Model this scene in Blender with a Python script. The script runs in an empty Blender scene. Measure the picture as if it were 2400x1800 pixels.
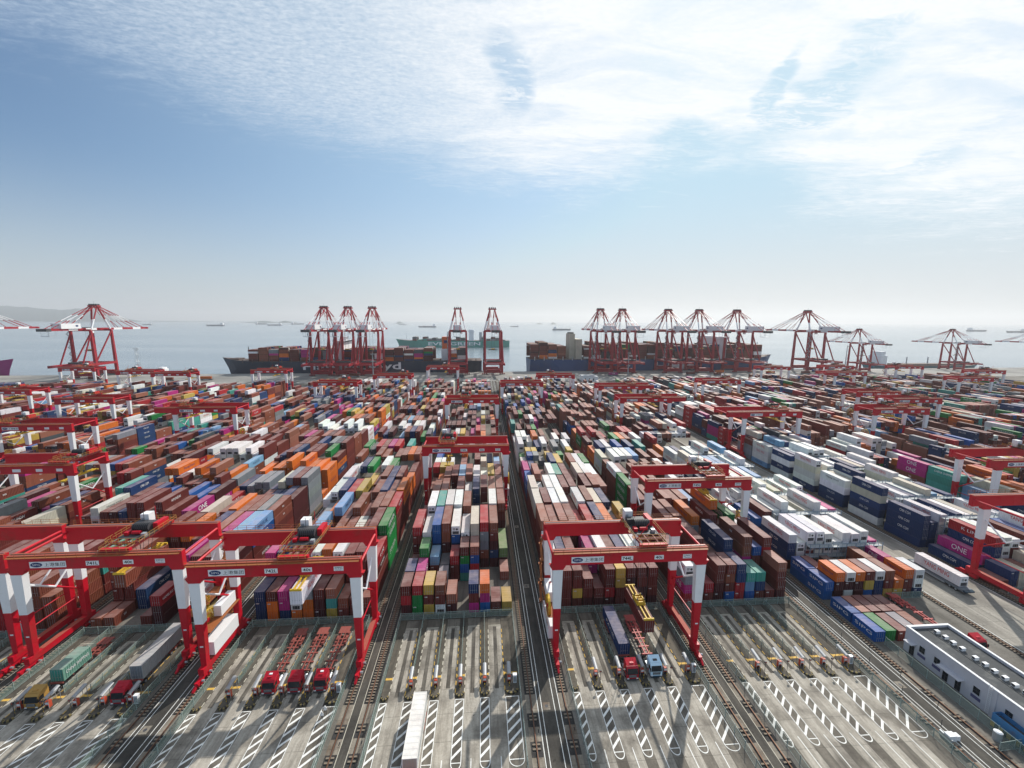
import bpy, math, random
import numpy as np
from mathutils import Vector, Matrix
random.seed(7)
R = math.radians
SC = bpy.context.scene
COL = SC.collection

# ------------------------------------------------------------------ camera
cam_d = bpy.data.cameras.new('camera')
cam_d.sensor_width = 36.0
cam_d.lens = 980.0 / 2400.0 * 36.0
cam_d.clip_start = 0.5
cam_d.clip_end = 60000
cam = bpy.data.objects.new('camera', cam_d)
COL.objects.link(cam)
_f = 980.0
_roll = R(0.3)
_d = Vector((1130 - 1200, 751 - 900, _f)).normalized()
_h = Vector((math.cos(_roll), math.sin(_roll), 0))
_up = _d.cross(_h).normalized()
if _up.y > 0: _up = -_up
_X = _d.cross(_up)
if _X.x < 0: _X = -_X
right = Vector((_X[0], _d[0], _up[0])); down = Vector((_X[1], _d[1], _up[1])); fwd = Vector((_X[2], _d[2], _up[2]))
mw = Matrix(((right[0], -down[0], -fwd[0], 0), (right[1], -down[1], -fwd[1], 0), (right[2], -down[2], -fwd[2], 73.0), (0, 0, 0, 1)))
cam.matrix_world = mw
SC.camera = cam
SC.render.resolution_x = 1024
SC.render.resolution_y = 768

# ------------------------------------------------------------------ sun and sky
SUN_AZ, SUN_EL = R(33.0), R(37.0)      # azimuth measured from +Y towards +X
sun_d = bpy.data.lights.new('sun', 'SUN')
sun_d.energy = 3.9
sun_d.angle = R(0.6)
sun_d.color = (1.0, 0.95, 0.87)
sun = bpy.data.objects.new('sun', sun_d)
COL.objects.link(sun)
sd = Vector((math.sin(SUN_AZ) * math.cos(SUN_EL), math.cos(SUN_AZ) * math.cos(SUN_EL), math.sin(SUN_EL)))
sun.rotation_euler = (-sd).to_track_quat('-Z', 'Y').to_euler()
SC.view_settings.view_transform = 'Standard'
SC.view_settings.look = 'None'
SC.view_settings.exposure = 0.40
SC.view_settings.gamma = 1.0
SC.view_settings.use_curve_mapping = False

world = bpy.data.worlds.new('World')
SC.world = world
world.use_nodes = True
NT = world.node_tree
for n in list(NT.nodes): NT.nodes.remove(n)

class NB:
    """small helper that writes node maths"""
    def __init__(s, nt): s.nt = nt
    def new(s, t, **kw):
        n = s.nt.nodes.new(t)
        for k, v in kw.items(): setattr(n, k, v)
        return n
    def link(s, a, b): s.nt.links.new(a, b)
    def put(s, sock, v):
        if isinstance(v, bpy.types.NodeSocket): s.link(v, sock)
        elif v is not None: sock.default_value = v
    def m(s, op, a, b=None, c=None, clamp=False):
        n = s.new('ShaderNodeMath', operation=op, use_clamp=clamp)
        s.put(n.inputs[0], a)
        if b is not None: s.put(n.inputs[1], b)
        if c is not None: s.put(n.inputs[2], c)
        return n.outputs[0]
    def sm(s, v, lo, hi, a=0.0, b=1.0):
        n = s.new('ShaderNodeMapRange', interpolation_type='SMOOTHSTEP')
        s.put(n.inputs[0], v)
        s.put(n.inputs[1], lo); s.put(n.inputs[2], hi); s.put(n.inputs[3], a); s.put(n.inputs[4], b)
        return n.outputs[0]
    def noise(s, vec, scale, detail=4, rough=0.55, dist=0.0, dims='3D'):
        n = s.new('ShaderNodeTexNoise', noise_dimensions=dims)
        if vec is not None: s.link(vec, n.inputs['Vector'])
        n.inputs['Scale'].default_value = scale; n.inputs['Detail'].default_value = detail
        n.inputs['Roughness'].default_value = rough; n.inputs['Distortion'].default_value = dist
        return n.outputs[0]
    def mix(s, f, a, b, mode='MIX'):
        n = s.new('ShaderNodeMix', data_type='RGBA', blend_type=mode)
        s.put(n.inputs[0], f)
        for i, v in ((6, a), (7, b)):
            if isinstance(v, tuple): n.inputs[i].default_value = (v[0], v[1], v[2], 1)
            else: s.put(n.inputs[i], v)
        return n.outputs[2]
    def vec(s, x, y, z=0.0):
        n = s.new('ShaderNodeCombineXYZ')
        s.put(n.inputs[0], x); s.put(n.inputs[1], y); s.put(n.inputs[2], z)
        return n.outputs[0]
    def sep(s, v):
        n = s.new('ShaderNodeSeparateXYZ'); s.link(v, n.inputs[0]); return n.outputs
    def ramp(s, f, pts, interp='EASE'):
        n = s.new('ShaderNodeValToRGB')
        s.link(f, n.inputs[0]); cr = n.color_ramp; cr.interpolation = interp
        while len(cr.elements) < len(pts): cr.elements.new(0.5)
        for e, (p, c) in zip(cr.elements, pts):
            e.position = p; e.color = (c[0], c[1], c[2], 1) if isinstance(c, tuple) else (c, c, c, 1)
        return n.outputs[0]

w = NB(NT)
tc = w.new('ShaderNodeTexCoord')
gx, gy, gz = w.sep(tc.outputs['Generated'])
sky = w.new('ShaderNodeTexSky', sky_type='NISHITA')
sky.sun_disc = False
sky.sun_elevation = SUN_EL
sky.sun_rotation = SUN_AZ
sky.altitude = 50
sky.air_density = 1.0
sky.dust_density = 0.7
sky.ozone_density = 2.5
az = w.m('MULTIPLY', w.m('ARCTAN2', gx, gy), 57.2958)
el = w.m('MULTIPLY', w.m('ARCSINE', gz), 57.2958)
# cloud layer high above: noise runs in the plane of the layer so it foreshortens to the horizon
inv = w.m('DIVIDE', 1.0, w.m('MAXIMUM', gz, 0.06))
px_ = w.m('MULTIPLY', gx, inv); py_ = w.m('MULTIPLY', gy, inv)
pv = w.vec(px_, py_)
warp = w.noise(pv, 1.1, 5, 0.55)
# lower edge of the cloud sheet by compass direction (degrees of elevation)
a01 = w.m('DIVIDE', w.m('ADD', az, 180.0), 360.0)
def A(d): return (d + 180) / 360.0
edge = w.ramp(a01, [(A(-180), .52), (A(-70), .52), (A(-44), .455), (A(-33), .455), (A(-21), .425), (A(-7), .385), (A(6), .35), (A(12), .325), (A(19), .37),  # unseen cloud behind the camera is brought low to add fill light
                    (A(25), .40), (A(33), .36), (A(38), .27), (A(44), .22), (A(53), .175), (A(75), .25), (A(110), .35), (A(180), .52)], 'LINEAR')
e0 = w.m('MULTIPLY', edge, 50.0)
wob = w.m('MULTIPLY', w.m('SUBTRACT', warp, 0.5), 9.0)
s_el = w.m('SUBTRACT', w.m('ADD', el, wob), e0)
rot = w.new('ShaderNodeMapping'); w.link(pv, rot.inputs[0]); rot.inputs['Rotation'].default_value = (0, 0, R(-38)); rot.inputs['Scale'].default_value = (1.0, 2.6, 1)
fr = w.m('MULTIPLY', w.m('SUBTRACT', w.noise(rot.outputs[0], 5.5, 6, 0.68, 0.9), 0.5), 9.0)
body = w.sm(w.m('ADD', s_el, fr), -3.2, 4.6)
# fine ripples on the left, smoother veil on the right
rip = w.noise(rot.outputs[0], 21.0, 5, 0.62, 0.5)
rip2 = w.noise(pv, 52.0, 3, 0.6, 0.2)
veil = w.noise(rot.outputs[0], 1.4, 7, 0.6, 0.8)
ripm = w.m('ADD', w.m('MULTIPLY', rip, 0.62), w.m('MULTIPLY', rip2, 0.38))
left_t = w.sm(ripm, 0.28, 0.72, 0.18, 0.68)
right_t = w.sm(veil, 0.30, 0.60, 0.55, 1.0)
right_t = w.m('MULTIPLY', right_t, w.m('MULTIPLY_ADD', w.sm(ripm, 0.35, 0.65), 0.14, 0.92))
side = w.sm(w.m('ADD', az, w.m('MULTIPLY', w.m('SUBTRACT', veil, 0.5), 30.0)), -20.0, 16.0)
dens = w.m('ADD', w.m('MULTIPLY', left_t, w.m('SUBTRACT', 1.0, side)), w.m('MULTIPLY', right_t, side))
# thinning of the left band towards its upper left corner and blue holes in the sheet
def hole(a, e, ra, re, amp, tilt=0.0):
    u = w.m('SUBTRACT', w.m('ADD', az, w.m('MULTIPLY', w.m('SUBTRACT', warp, 0.5), 14.0)), a)
    v = w.m('SUBTRACT', w.m('ADD', el, w.m('MULTIPLY', w.m('SUBTRACT', veil, 0.5), 7.0)), e)
    v = w.m('SUBTRACT', v, w.m('MULTIPLY', u, tilt))
    q = w.m('ADD', w.m('POWER', w.m('DIVIDE', u, ra), 2.0), w.m('POWER', w.m('DIVIDE', v, re), 2.0))
    return w.m('MULTIPLY', w.sm(q, 0.15, 1.4, 1.0, 0.0), amp)
holes = None
for h_ in [(3.6, 28.0, 2.6, 4.2, .75, -.6), (34.0, 23.5, 1.3, 4.0, .8, .25), (38.0, 21.5, 7.0, 1.9, .75, .35), (41.5, 25.5, 4.0, 1.6, .5, .3),
           (45.0, 14.2, 5.0, 0.9, .45, .1), (50.5, 16.5, 4.0, 0.8, .25, .2), (25.0, 19.0, 4.5, 3.2, .8, .1), (-44, 29, 9, 6, .5, 0)]:
    x_ = hole(*h_)
    holes = x_ if holes is None else w.m('MAXIMUM', holes, x_)
holes = w.m('MULTIPLY', holes, w.sm(w.noise(rot.outputs[0], 6.5, 7, 0.7, 1.5), 0.38, 0.58, 0.25, 1.0))
cl = w.m('MULTIPLY', w.m('MULTIPLY', body, dens), w.m('SUBTRACT', 1.0, holes), clamp=True)
# thin wisps under the sheet
wis = w.sm(w.noise(rot.outputs[0], 2.6, 8, 0.7, 1.2), 0.56, 0.78)
wm_ = w.m('MULTIPLY', w.sm(s_el, -9.0, -1.0), w.m('MULTIPLY', wis, w.sm(az, -8.0, 14.0)))
cl = w.m('MAXIMUM', cl, w.m('MULTIPLY', wm_, 0.6))
sundot = w.m('ADD', w.m('ADD', w.m('MULTIPLY', gx, sd.x), w.m('MULTIPLY', gy, sd.y)), w.m('MULTIPLY', gz, sd.z))
glow = w.sm(sundot, 0.45, 1.0)
SKY_K = 0.0555
HAZE = 0.000075
skyc = w.new('ShaderNodeVectorMath', operation='SCALE'); w.link(sky.outputs[0], skyc.inputs[0]); skyc.inputs['Scale'].default_value = 1.15
# haze band near the horizon, a property of the air all the way round
hz = w.m('POWER', w.sm(el, -2.0, 19.0, 1.0, 0.0), 1.35)
lim = w.new('ShaderNodeVectorMath', operation='MINIMUM'); tint = w.new('ShaderNodeVectorMath', operation='MULTIPLY'); w.link(skyc.outputs[0], tint.inputs[0]); tint.inputs[1].default_value = (0.92, 1.13, 1.24); w.link(tint.outputs[0], lim.inputs[0]); lim.inputs[1].default_value = (7.0, 10.0, 12.0)
warm = w.mix(glow, (7.6, 8.2, 9.0), (10.7, 10.2, 9.4))
blu = w.mix(w.m('MULTIPLY', w.sm(sundot, 0.25, 0.95), 0.55), lim.outputs[0], (6.9, 9.9, 12.0))
base = w.mix(w.m('MULTIPLY', hz, 0.9), blu, warm)
cloud_c = w.mix(w.sm(sundot, 0.3, 0.95), (8.6, 10.2, 12.0), (13.2, 13.6, 14.0))
final = w.mix(cl, base, cloud_c)
bg = w.new('ShaderNodeBackground')
w.link(final, bg.inputs['Color'])
bg.inputs['Strength'].default_value = SKY_K
wo = w.new('ShaderNodeOutputWorld')
w.link(bg.outputs[0], wo.inputs['Surface'])

# ------------------------------------------------------------------ materials
MATS = {}
def base_mat(name):
    m = bpy.data.materials.new(name); m.use_nodes = True
    nt = m.node_tree
    b = nt.nodes['Principled BSDF']
    return m, NB(nt), b
def mat(name, col, rough=0.6, metal=0.0, var=0.25, scale=0.6, dirt=(0.10, 0.085, 0.07), dirt_amt=0.25, bump=0.0, bscale=4.0):
    if name in MATS: return MATS[name]
    m, n, b = base_mat(name)
    tcn = n.new('ShaderNodeTexCoord')
    v = tcn.outputs['Object']
    f1 = n.noise(v, scale, 5, 0.6); f2 = n.noise(v, scale * 7.3, 4, 0.65)
    k = n.m('MULTIPLY_ADD', n.m('ADD', n.m('MULTIPLY', f1, 0.6), n.m('MULTIPLY', f2, 0.4)), var * 2, 1.0 - var)
    c = n.mix(1.0, tuple(col), n.vec(k, k, k), 'MULTIPLY')
    d = n.m('MULTIPLY', n.sm(f1, 0.5, 0.72), dirt_amt)
    c = n.mix(d, c, dirt)
    n.link(c, b.inputs['Base Color'])
    b.inputs['Roughness'].default_value = rough
    b.inputs['Metallic'].default_value = metal
    b.inputs['Specular IOR Level'].default_value = 0.28
    if bump:
        bn = n.new('ShaderNodeBump'); bn.inputs['Strength'].default_value = bump
        n.link(n.noise(v, bscale, 5, 0.6), bn.inputs['Height']); n.link(bn.outputs[0], b.inputs['Normal'])
    MATS[name] = m
    return m

def paint(name, attr):
    """container paint: colour from the object (or from an attribute), rust, streaks, dust on the roof"""
    m, n, b = base_mat(name)
    tcn = n.new('ShaderNodeTexCoord'); geo = n.new('ShaderNodeNewGeometry')
    oi = n.new('ShaderNodeObjectInfo')
    if attr:
        a = n.new('ShaderNodeAttribute', attribute_name='paint'); col = a.outputs['Color']
        v = geo.outputs['Position']
    else:
        col = oi.outputs['Color']
        off = n.new('ShaderNodeVectorMath', operation='MULTIPLY_ADD')
        n.link(oi.outputs['Random'], off.inputs[0]); off.inputs[1].default_value = (97, 61, 43); n.link(tcn.outputs['Object'], off.inputs[2])
        v = off.outputs[0]
    st = n.new('ShaderNodeMapping'); n.link(v, st.inputs[0]); st.inputs['Scale'].default_value = (1.6, 1.6, 0.35)
    f1 = n.noise(st.outputs[0], 0.5, 5, 0.65); f2 = n.noise(st.outputs[0], 3.2, 5, 0.7)
    k = n.m('MULTIPLY_ADD', f1, 0.5, 0.58)
    c = n.mix(1.0, col, n.vec(k, k, k), 'MULTIPLY')
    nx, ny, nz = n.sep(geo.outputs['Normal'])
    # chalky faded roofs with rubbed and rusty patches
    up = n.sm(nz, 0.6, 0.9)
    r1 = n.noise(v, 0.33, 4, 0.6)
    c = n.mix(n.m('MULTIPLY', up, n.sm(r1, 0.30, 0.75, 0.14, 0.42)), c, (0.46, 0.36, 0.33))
    rust = n.m('MULTIPLY', n.sm(f2, 0.60, 0.72), n.sm(r1, 0.42, 0.62, 0.0, 0.75))
    c = n.mix(rust, c, (0.13, 0.055, 0.03))
    n.link(c, b.inputs['Base Color'])
    b.inputs['Roughness'].default_value = 0.62
    b.inputs['Specular IOR Level'].default_value = 0.18
    if attr:
        # pressed-steel ribs: upright on the long sides, crosswise on the roof
        px, py, pz = n.sep(geo.outputs['Position'])
        wv = n.m('SINE', n.m('MULTIPLY', py, 2 * math.pi / 0.55))
        wx = n.m('SINE', n.m('MULTIPLY', px, 2 * math.pi / 0.55))
        ax = n.m('ABSOLUTE', ny)
        hgt = n.m('ADD', n.m('MULTIPLY', wv, n.m('SUBTRACT', 1.0, ax)), n.m('MULTIPLY', wx, ax))
        bn = n.new('ShaderNodeBump'); bn.inputs['Strength'].default_value = 0.35; bn.inputs['Distance'].default_value = 0.03
        n.link(hgt, bn.inputs['Height']); n.link(bn.outputs[0], b.inputs['Normal'])
    MATS[name] = m
    return m
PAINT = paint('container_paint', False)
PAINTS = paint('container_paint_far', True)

def ground_mat(name, c1, c2, stain, sc=0.05, streak=None, rough=0.85, grain=0.0):
    m, n, b = base_mat(name)
    geo = n.new('ShaderNodeNewGeometry'); v = geo.outputs['Position']
    st = n.new('ShaderNodeMapping'); n.link(v, st.inputs[0]); st.inputs['Scale'].default_value = (1.0, 0.16, 1.0) if streak is None else streak
    a = n.noise(st.outputs[0], sc * 9, 6, 0.65); bb = n.noise(v, sc, 5, 0.6); fine = n.noise(v, 2.6, 5, 0.7)
    c = n.mix(n.sm(a, 0.34, 0.68), c1, c2)
    c = n.mix(n.m('MULTIPLY', n.sm(bb, 0.44, 0.68), 0.85), c, stain)
    k = n.m('MULTIPLY_ADD', fine, 0.8, 0.60)
    c = n.mix(1.0, c, n.vec(k, k, k), 'MULTIPLY')
    gx_, gy_, gz_ = n.sep(v)
    jt = n.m('GREATER_THAN', n.m('ABSOLUTE', n.m('SUBTRACT', n.m('FRACT', n.m('MULTIPLY', gy_, 1 / 5.3)), 0.5)), 0.491)
    c = n.mix(n.m('MULTIPLY', jt, 0.45 if rough < .95 else 0.0), c, (0.05, 0.045, 0.04))
    tyre = n.new('ShaderNodeMapping'); n.link(v, tyre.inputs[0]); tyre.inputs['Scale'].default_value = (1.0, 0.03, 1.0); tyre.inputs['Rotation'].default_value = (0, 0, R(2.5))
    c = n.mix(n.m('MULTIPLY', n.sm(n.noise(tyre.outputs[0], 1.5, 4, 0.6), 0.56, 0.68), 0.38), c, (0.06, 0.056, 0.05))
    spots = n.sm(n.noise(v, 0.9, 3, 0.5), 0.66, 0.74)
    c = n.mix(n.m('MULTIPLY', spots, 0.5), c, tuple(x * 0.35 for x in stain))
    n.link(c, b.inputs['Base Color']); b.inputs['Roughness'].default_value = rough; b.inputs['Specular IOR Level'].default_value = 0.22
    if grain:
        bn = n.new('ShaderNodeBump'); bn.inputs['Strength'].default_value = grain; n.link(n.noise(v, 7.0, 4, 0.7), bn.inputs['Height']); n.link(bn.outputs[0], b.inputs['Normal'])
    MATS[name] = m
    return m
YARD = ground_mat('yard_concrete', (0.13, 0.118, 0.10), (0.21, 0.195, 0.17), (0.07, 0.065, 0.055), 0.03)
APRON = ground_mat('apron_concrete', (0.23, 0.212, 0.182), (0.35, 0.325, 0.28), (0.14, 0.127, 0.11), 0.05, rough=0.9)
LANE = ground_mat('lane_concrete', (0.285, 0.258, 0.215), (0.43, 0.395, 0.335), (0.13, 0.115, 0.095), 0.12)
QUAY = ground_mat('quay_concrete', (0.24, 0.235, 0.22), (0.34, 0.33, 0.30), (0.17, 0.165, 0.155), 0.012, streak=(0.1, 1.0, 1.0))
ISLAND = ground_mat('island_concrete', (0.075, 0.066, 0.052), (0.135, 0.118, 0.092), (0.045, 0.04, 0.034), 0.10)
ROADD = ground_mat('road_asphalt', (0.055, 0.051, 0.044), (0.095, 0.086, 0.072), (0.038, 0.035, 0.031), 0.09)
HATCHG = ground_mat('hatch_asphalt', (0.125, 0.112, 0.093), (0.20, 0.178, 0.145), (0.078, 0.068, 0.056), 0.11)
BALLAST = ground_mat('ballast', (0.022, 0.022, 0.022), (0.075, 0.07, 0.066), (0.02, 0.019, 0.018), 0.5, streak=(3, 3, 3), grain=0.9)
SLAB = ground_mat('slab_concrete', (0.19, 0.165, 0.13), (0.28, 0.25, 0.205), (0.12, 0.085, 0.06), 0.2)
TRACKOIL = ground_mat('oil_track', (0.075, 0.066, 0.054), (0.15, 0.135, 0.112), (0.05, 0.044, 0.038), 0.15)
WHITEP = mat('road_paint', (0.78, 0.78, 0.74), 0.7, var=0.22, scale=1.4, dirt=(0.3, 0.28, 0.25), dirt_amt=0.6)
CREAMP = mat('worn_paint', (0.50, 0.47, 0.38), 0.7, var=0.3, scale=1.0, dirt=(0.16, 0.14, 0.11), dirt_amt=0.8)
YELP = mat('yellow_paint', (0.62, 0.38, 0.07), 0.7, var=0.25, scale=1.5, dirt_amt=0.4)
RED = mat('crane_red', (0.50, 0.004, 0.018), 0.45, var=0.20, scale=0.3, dirt=(0.24, 0.035, 0.025), dirt_amt=0.55)
REDF = mat('quay_crane_red', (0.33, 0.006, 0.018), 0.5, var=0.18, scale=0.1, dirt=(0.16, 0.03, 0.03), dirt_amt=0.35)
REDLIT = mat('girder_top_sunlit_red', (0.34, 0.075, 0.05), 0.7, var=0.3, scale=0.4, dirt=(0.2, 0.09, 0.05), dirt_amt=0.5)  # crane red with the sunlit look of upper faces put into its colour
WHT = mat('crane_white', (0.78, 0.785, 0.79), 0.45, var=0.07, scale=0.3, dirt=(0.45, 0.42, 0.38), dirt_amt=0.2)
YELS = mat('spreader_yellow', (0.62, 0.40, 0.03), 0.5, var=0.2, scale=0.8, dirt_amt=0.5)
RAILY = mat('railing_ochre', (0.30, 0.10, 0.03), 0.6, var=0.2, scale=1, dirt_amt=0.4)
BLACK = mat('black_rubber', (0.018, 0.018, 0.02), 0.7, var=0.2)
DARK = mat('dark_steel', (0.06, 0.06, 0.065), 0.55, var=0.3)
STEEL = mat('steel', (0.33, 0.34, 0.35), 0.4, 0.7, var=0.2)
RUSTY = mat('rail_rust', (0.16, 0.075, 0.04), 0.6, 0.3, var=0.35, scale=2)
GALV = mat('galvanised', (0.42, 0.45, 0.47), 0.45, 0.4, var=0.15)
SILVER = mat('kiosk_hood', (0.36, 0.37, 0.38), 0.5, 0.3, var=0.1)
ORNG = mat('kiosk_orange', (0.50, 0.075, 0.035), 0.5, var=0.15)
GLASS = mat('dark_glass', (0.015, 0.02, 0.025), 0.12, var=0.1, dirt_amt=0)
INK = mat('black_lettering', (0.012, 0.012, 0.014), 0.6, var=0.05, dirt_amt=0)
INKB = mat('navy_lettering', (0.02, 0.04, 0.14), 0.6, var=0.05, dirt_amt=0)
INKW = mat('white_lettering', (0.78, 0.78, 0.77), 0.6, var=0.1, dirt_amt=0.15)
INKR = mat('red_lettering', (0.55, 0.03, 0.03), 0.6, var=0.1, dirt_amt=0.1)
SLEEP = mat('sleeper_concrete', (0.22, 0.18, 0.135), 0.85, var=0.3, scale=1.5, dirt=(0.12, 0.08, 0.05), dirt_amt=0.6)
CHRED = mat('chassis_red', (0.27, 0.07, 0.055), 0.6, var=0.25, scale=1, dirt=(0.16, 0.08, 0.05), dirt_amt=0.6)
RACKB = mat('rack_blue_grey', (0.20, 0.27, 0.34), 0.5, var=0.2)
GRATE = mat('rack_grating', (0.36, 0.38, 0.38), 0.6, var=0.2)

def fence_mat():
    m, n, b = base_mat('fence_mesh')
    b.inputs['Base Color'].default_value = (0.23, 0.33, 0.29, 1); b.inputs['Roughness'].default_value = 0.6
    b.inputs['Alpha'].default_value = 0.42
    return m
MESHF = fence_mat()
POSTG = mat('fence_post_green', (0.30, 0.37, 0.34), 0.5, var=0.15)

def sea_mat():
    m, n, b = base_mat('sea_water')
    geo = n.new('ShaderNodeNewGeometry'); v = geo.outputs['Position']
    mp = n.new('ShaderNodeMapping'); n.link(v, mp.inputs[0]); mp.inputs['Scale'].default_value = (0.25, 1.0, 1.0)
    big = n.noise(mp.outputs[0], 0.0035, 5, 0.6); mid = n.noise(mp.outputs[0], 0.05, 4, 0.6); sm = n.noise(mp.outputs[0], 0.6, 4, 0.65)
    c = n.mix(n.sm(big, 0.36, 0.66), (0.19, 0.235, 0.27), (0.27, 0.31, 0.335))
    n.link(c, b.inputs['Base Color'])
    b.inputs['Roughness'].default_value = 0.16
    b.inputs['IOR'].default_value = 1.33
    h = n.m('ADD', n.m('MULTIPLY', mid, 1.2), n.m('MULTIPLY', sm, 0.5))
    bn = n.new('ShaderNodeBump'); bn.inputs['Strength'].default_value = 0.55; bn.inputs['Distance'].default_value = 0.9
    n.link(h, bn.inputs['Height']); n.link(bn.outputs[0], b.inputs['Normal'])
    return m
SEA = sea_mat()

# ------------------------------------------------------------------ mesh helpers
class MB:
    def __init__(s): s.v = []; s.f = []; s.mi = []; s.M = []
    def mid(s, m):
        if m not in s.M: s.M.append(m)
        return s.M.index(m)
    def add(s, vs, fs, m):
        o = len(s.v); k = s.mid(m)
        s.v.extend([tuple(x) for x in vs]); s.f.extend([tuple(i + o for i in f) for f in fs]); s.mi.extend([k] * len(fs))
        return s
    BF = ((0, 1, 3, 2), (4, 6, 7, 5), (0, 4, 5, 1), (2, 3, 7, 6), (0, 2, 6, 4), (1, 5, 7, 3))
    def box(s, a, b, m):
        vs = [(x, y, z) for x in (a[0], b[0]) for y in (a[1], b[1]) for z in (a[2], b[2])]
        return s.add(vs, s.BF, m)
    def cbox(s, c, d, m):
        return s.box([c[i] - d[i] / 2 for i in range(3)], [c[i] + d[i] / 2 for i in range(3)], m)
    def quad(s, p, m): return s.add(p, [(0, 1, 2, 3)], m)
    def sheet(s, x0, y0, x1, y1, z, m): return s.quad([(x0, y0, z), (x1, y0, z), (x1, y1, z), (x0, y1, z)], m)
    def frame(s, p0, p1):
        p0 = Vector(p0); p1 = Vector(p1); d = (p1 - p0)
        L = d.length; d = d / L
        u = Vector((0, 0, 1)) if abs(d.z) < 0.95 else Vector((0, 1, 0))
        r = d.cross(u).normalized(); u = r.cross(d).normalized()
        return p0, p1, r, u
    def bar(s, p0, p1, w, m, h=None, w2=None, h2=None):
        h = h or w; w2 = w2 or w; h2 = h2 or h
        a, b, r, u = s.frame(p0, p1)
        vs = []
        for p, ww, hh in ((a, w, h), (b, w2, h2)):
            for sx, sz in ((-1, -1), (1, -1), (1, 1), (-1, 1)):
                vs.append(p + r * sx * ww / 2 + u * sz * hh / 2)
        return s.add(vs, [(0, 1, 2, 3), (7, 6, 5, 4), (0, 4, 5, 1), (1, 5, 6, 2), (2, 6, 7, 3), (3, 7, 4, 0)], m)
    def tube(s, p0, p1, r0, m, n=8, r1=None):
        r1 = r0 if r1 is None else r1
        a, b, r, u = s.frame(p0, p1)
        vs = []
        for p, q in ((a, r0), (b, r1)):
            for i in range(n):
                t = 2 * math.pi * i / n
                vs.append(p + r * math.cos(t) * q + u * math.sin(t) * q)
        fs = [(i, n + i, n + (i + 1) % n, (i + 1) % n) for i in range(n)] + [tuple(range(n)), tuple(range(2 * n - 1, n - 1, -1))]
        return s.add(vs, fs, m)
    def prism(s, pts, z0, z1, m, axis='z'):
        n = len(pts)
        def P(a, b, c): return (a, b, c) if axis == 'z' else ((c, a, b) if axis == 'x' else (a, c, b))
        vs = [P(p[0], p[1], z0) for p in pts] + [P(p[0], p[1], z1) for p in pts]
        fs = [(i, (i + 1) % n, n + (i + 1) % n, n + i) for i in range(n)] + [tuple(range(n - 1, -1, -1)), tuple(range(n, 2 * n))]
        return s.add(vs, fs, m)
    def mesh(s, name):
        me = bpy.data.meshes.new(name)
        me.from_pydata(s.v, [], s.f)
        for m in s.M: me.materials.append(m)
        if len(s.M) > 1: me.polygons.foreach_set('material_index', s.mi)
        me.update()
        return me
    def build(s, name, parent=None, loc=None, rz=0, kind=None):
        return link(name, s.mesh(name), parent, loc, rz, kind)
def link(name, me, parent=None, loc=None, rz=0, kind=None):
    o = bpy.data.objects.new(name, me); COL.objects.link(o)
    if parent: o.parent = parent
    if loc: o.location = loc
    if rz: o.rotation_euler = (0, 0, rz)
    if kind: o['kind'] = kind
    return o
def thing(name, label, cat, loc=(0, 0, 0), rz=0, group=None):
    o = link(name, None, None, loc, rz); tag(o, label, cat, group)
    o.empty_display_size = 0.5
    return o
def tag(o, label, cat, group=None):
    o['label'] = label; o['category'] = cat
    if group: o['group'] = group
    return o
def struct(name, mb): return mb.build(name, kind='structure')
def copy_tree(o, parent=None):
    c = o.copy(); COL.objects.link(c); c.parent = parent
    for ch in list(o.children): copy_tree(ch, c)
    return c
TXT = {}
def text_mesh(s, m, bold=0.0):
    key = (s, m.name, bold)
    if key in TXT: return TXT[key]
    cu = bpy.data.curves.new('t', 'FONT'); cu.body = s; cu.size = 1.0; cu.resolution_u = 2; cu.align_x = 'CENTER'; cu.align_y = 'CENTER'; cu.offset = bold
    ob = bpy.data.objects.new('t', cu); COL.objects.link(ob)
    dg = bpy.context.evaluated_depsgraph_get()
    me = bpy.data.meshes.new_from_object(ob.evaluated_get(dg))
    bpy.data.objects.remove(ob)
    me.materials.clear(); me.materials.append(m); me.name = 'lettering'
    xs = [v.co.x for v in me.vertices]; ys = [v.co.y for v in me.vertices]
    if xs:
        cx, cy = (max(xs) + min(xs)) / 2, (max(ys) + min(ys)) / 2
        wd, ht = max(xs) - min(xs), max(ys) - min(ys)
        for v in me.vertices: v.co.x = (v.co.x - cx) / wd; v.co.y = (v.co.y - cy) / ht
    TXT[key] = me
    return me
FACE = {'-y': (R(90), 0, 0), '+x': (R(90), 0, R(90)), '-x': (R(90), 0, R(-90)), '+z': (0, 0, 0)}
def letter(s, parent, face, c, wdt, hgt, m, name='lettering', bold=0.0):
    o = link(name, text_mesh(s, m, bold), parent, c)
    o.rotation_euler = FACE[face]; o.scale = (wdt, hgt, 1)
    return o
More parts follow.
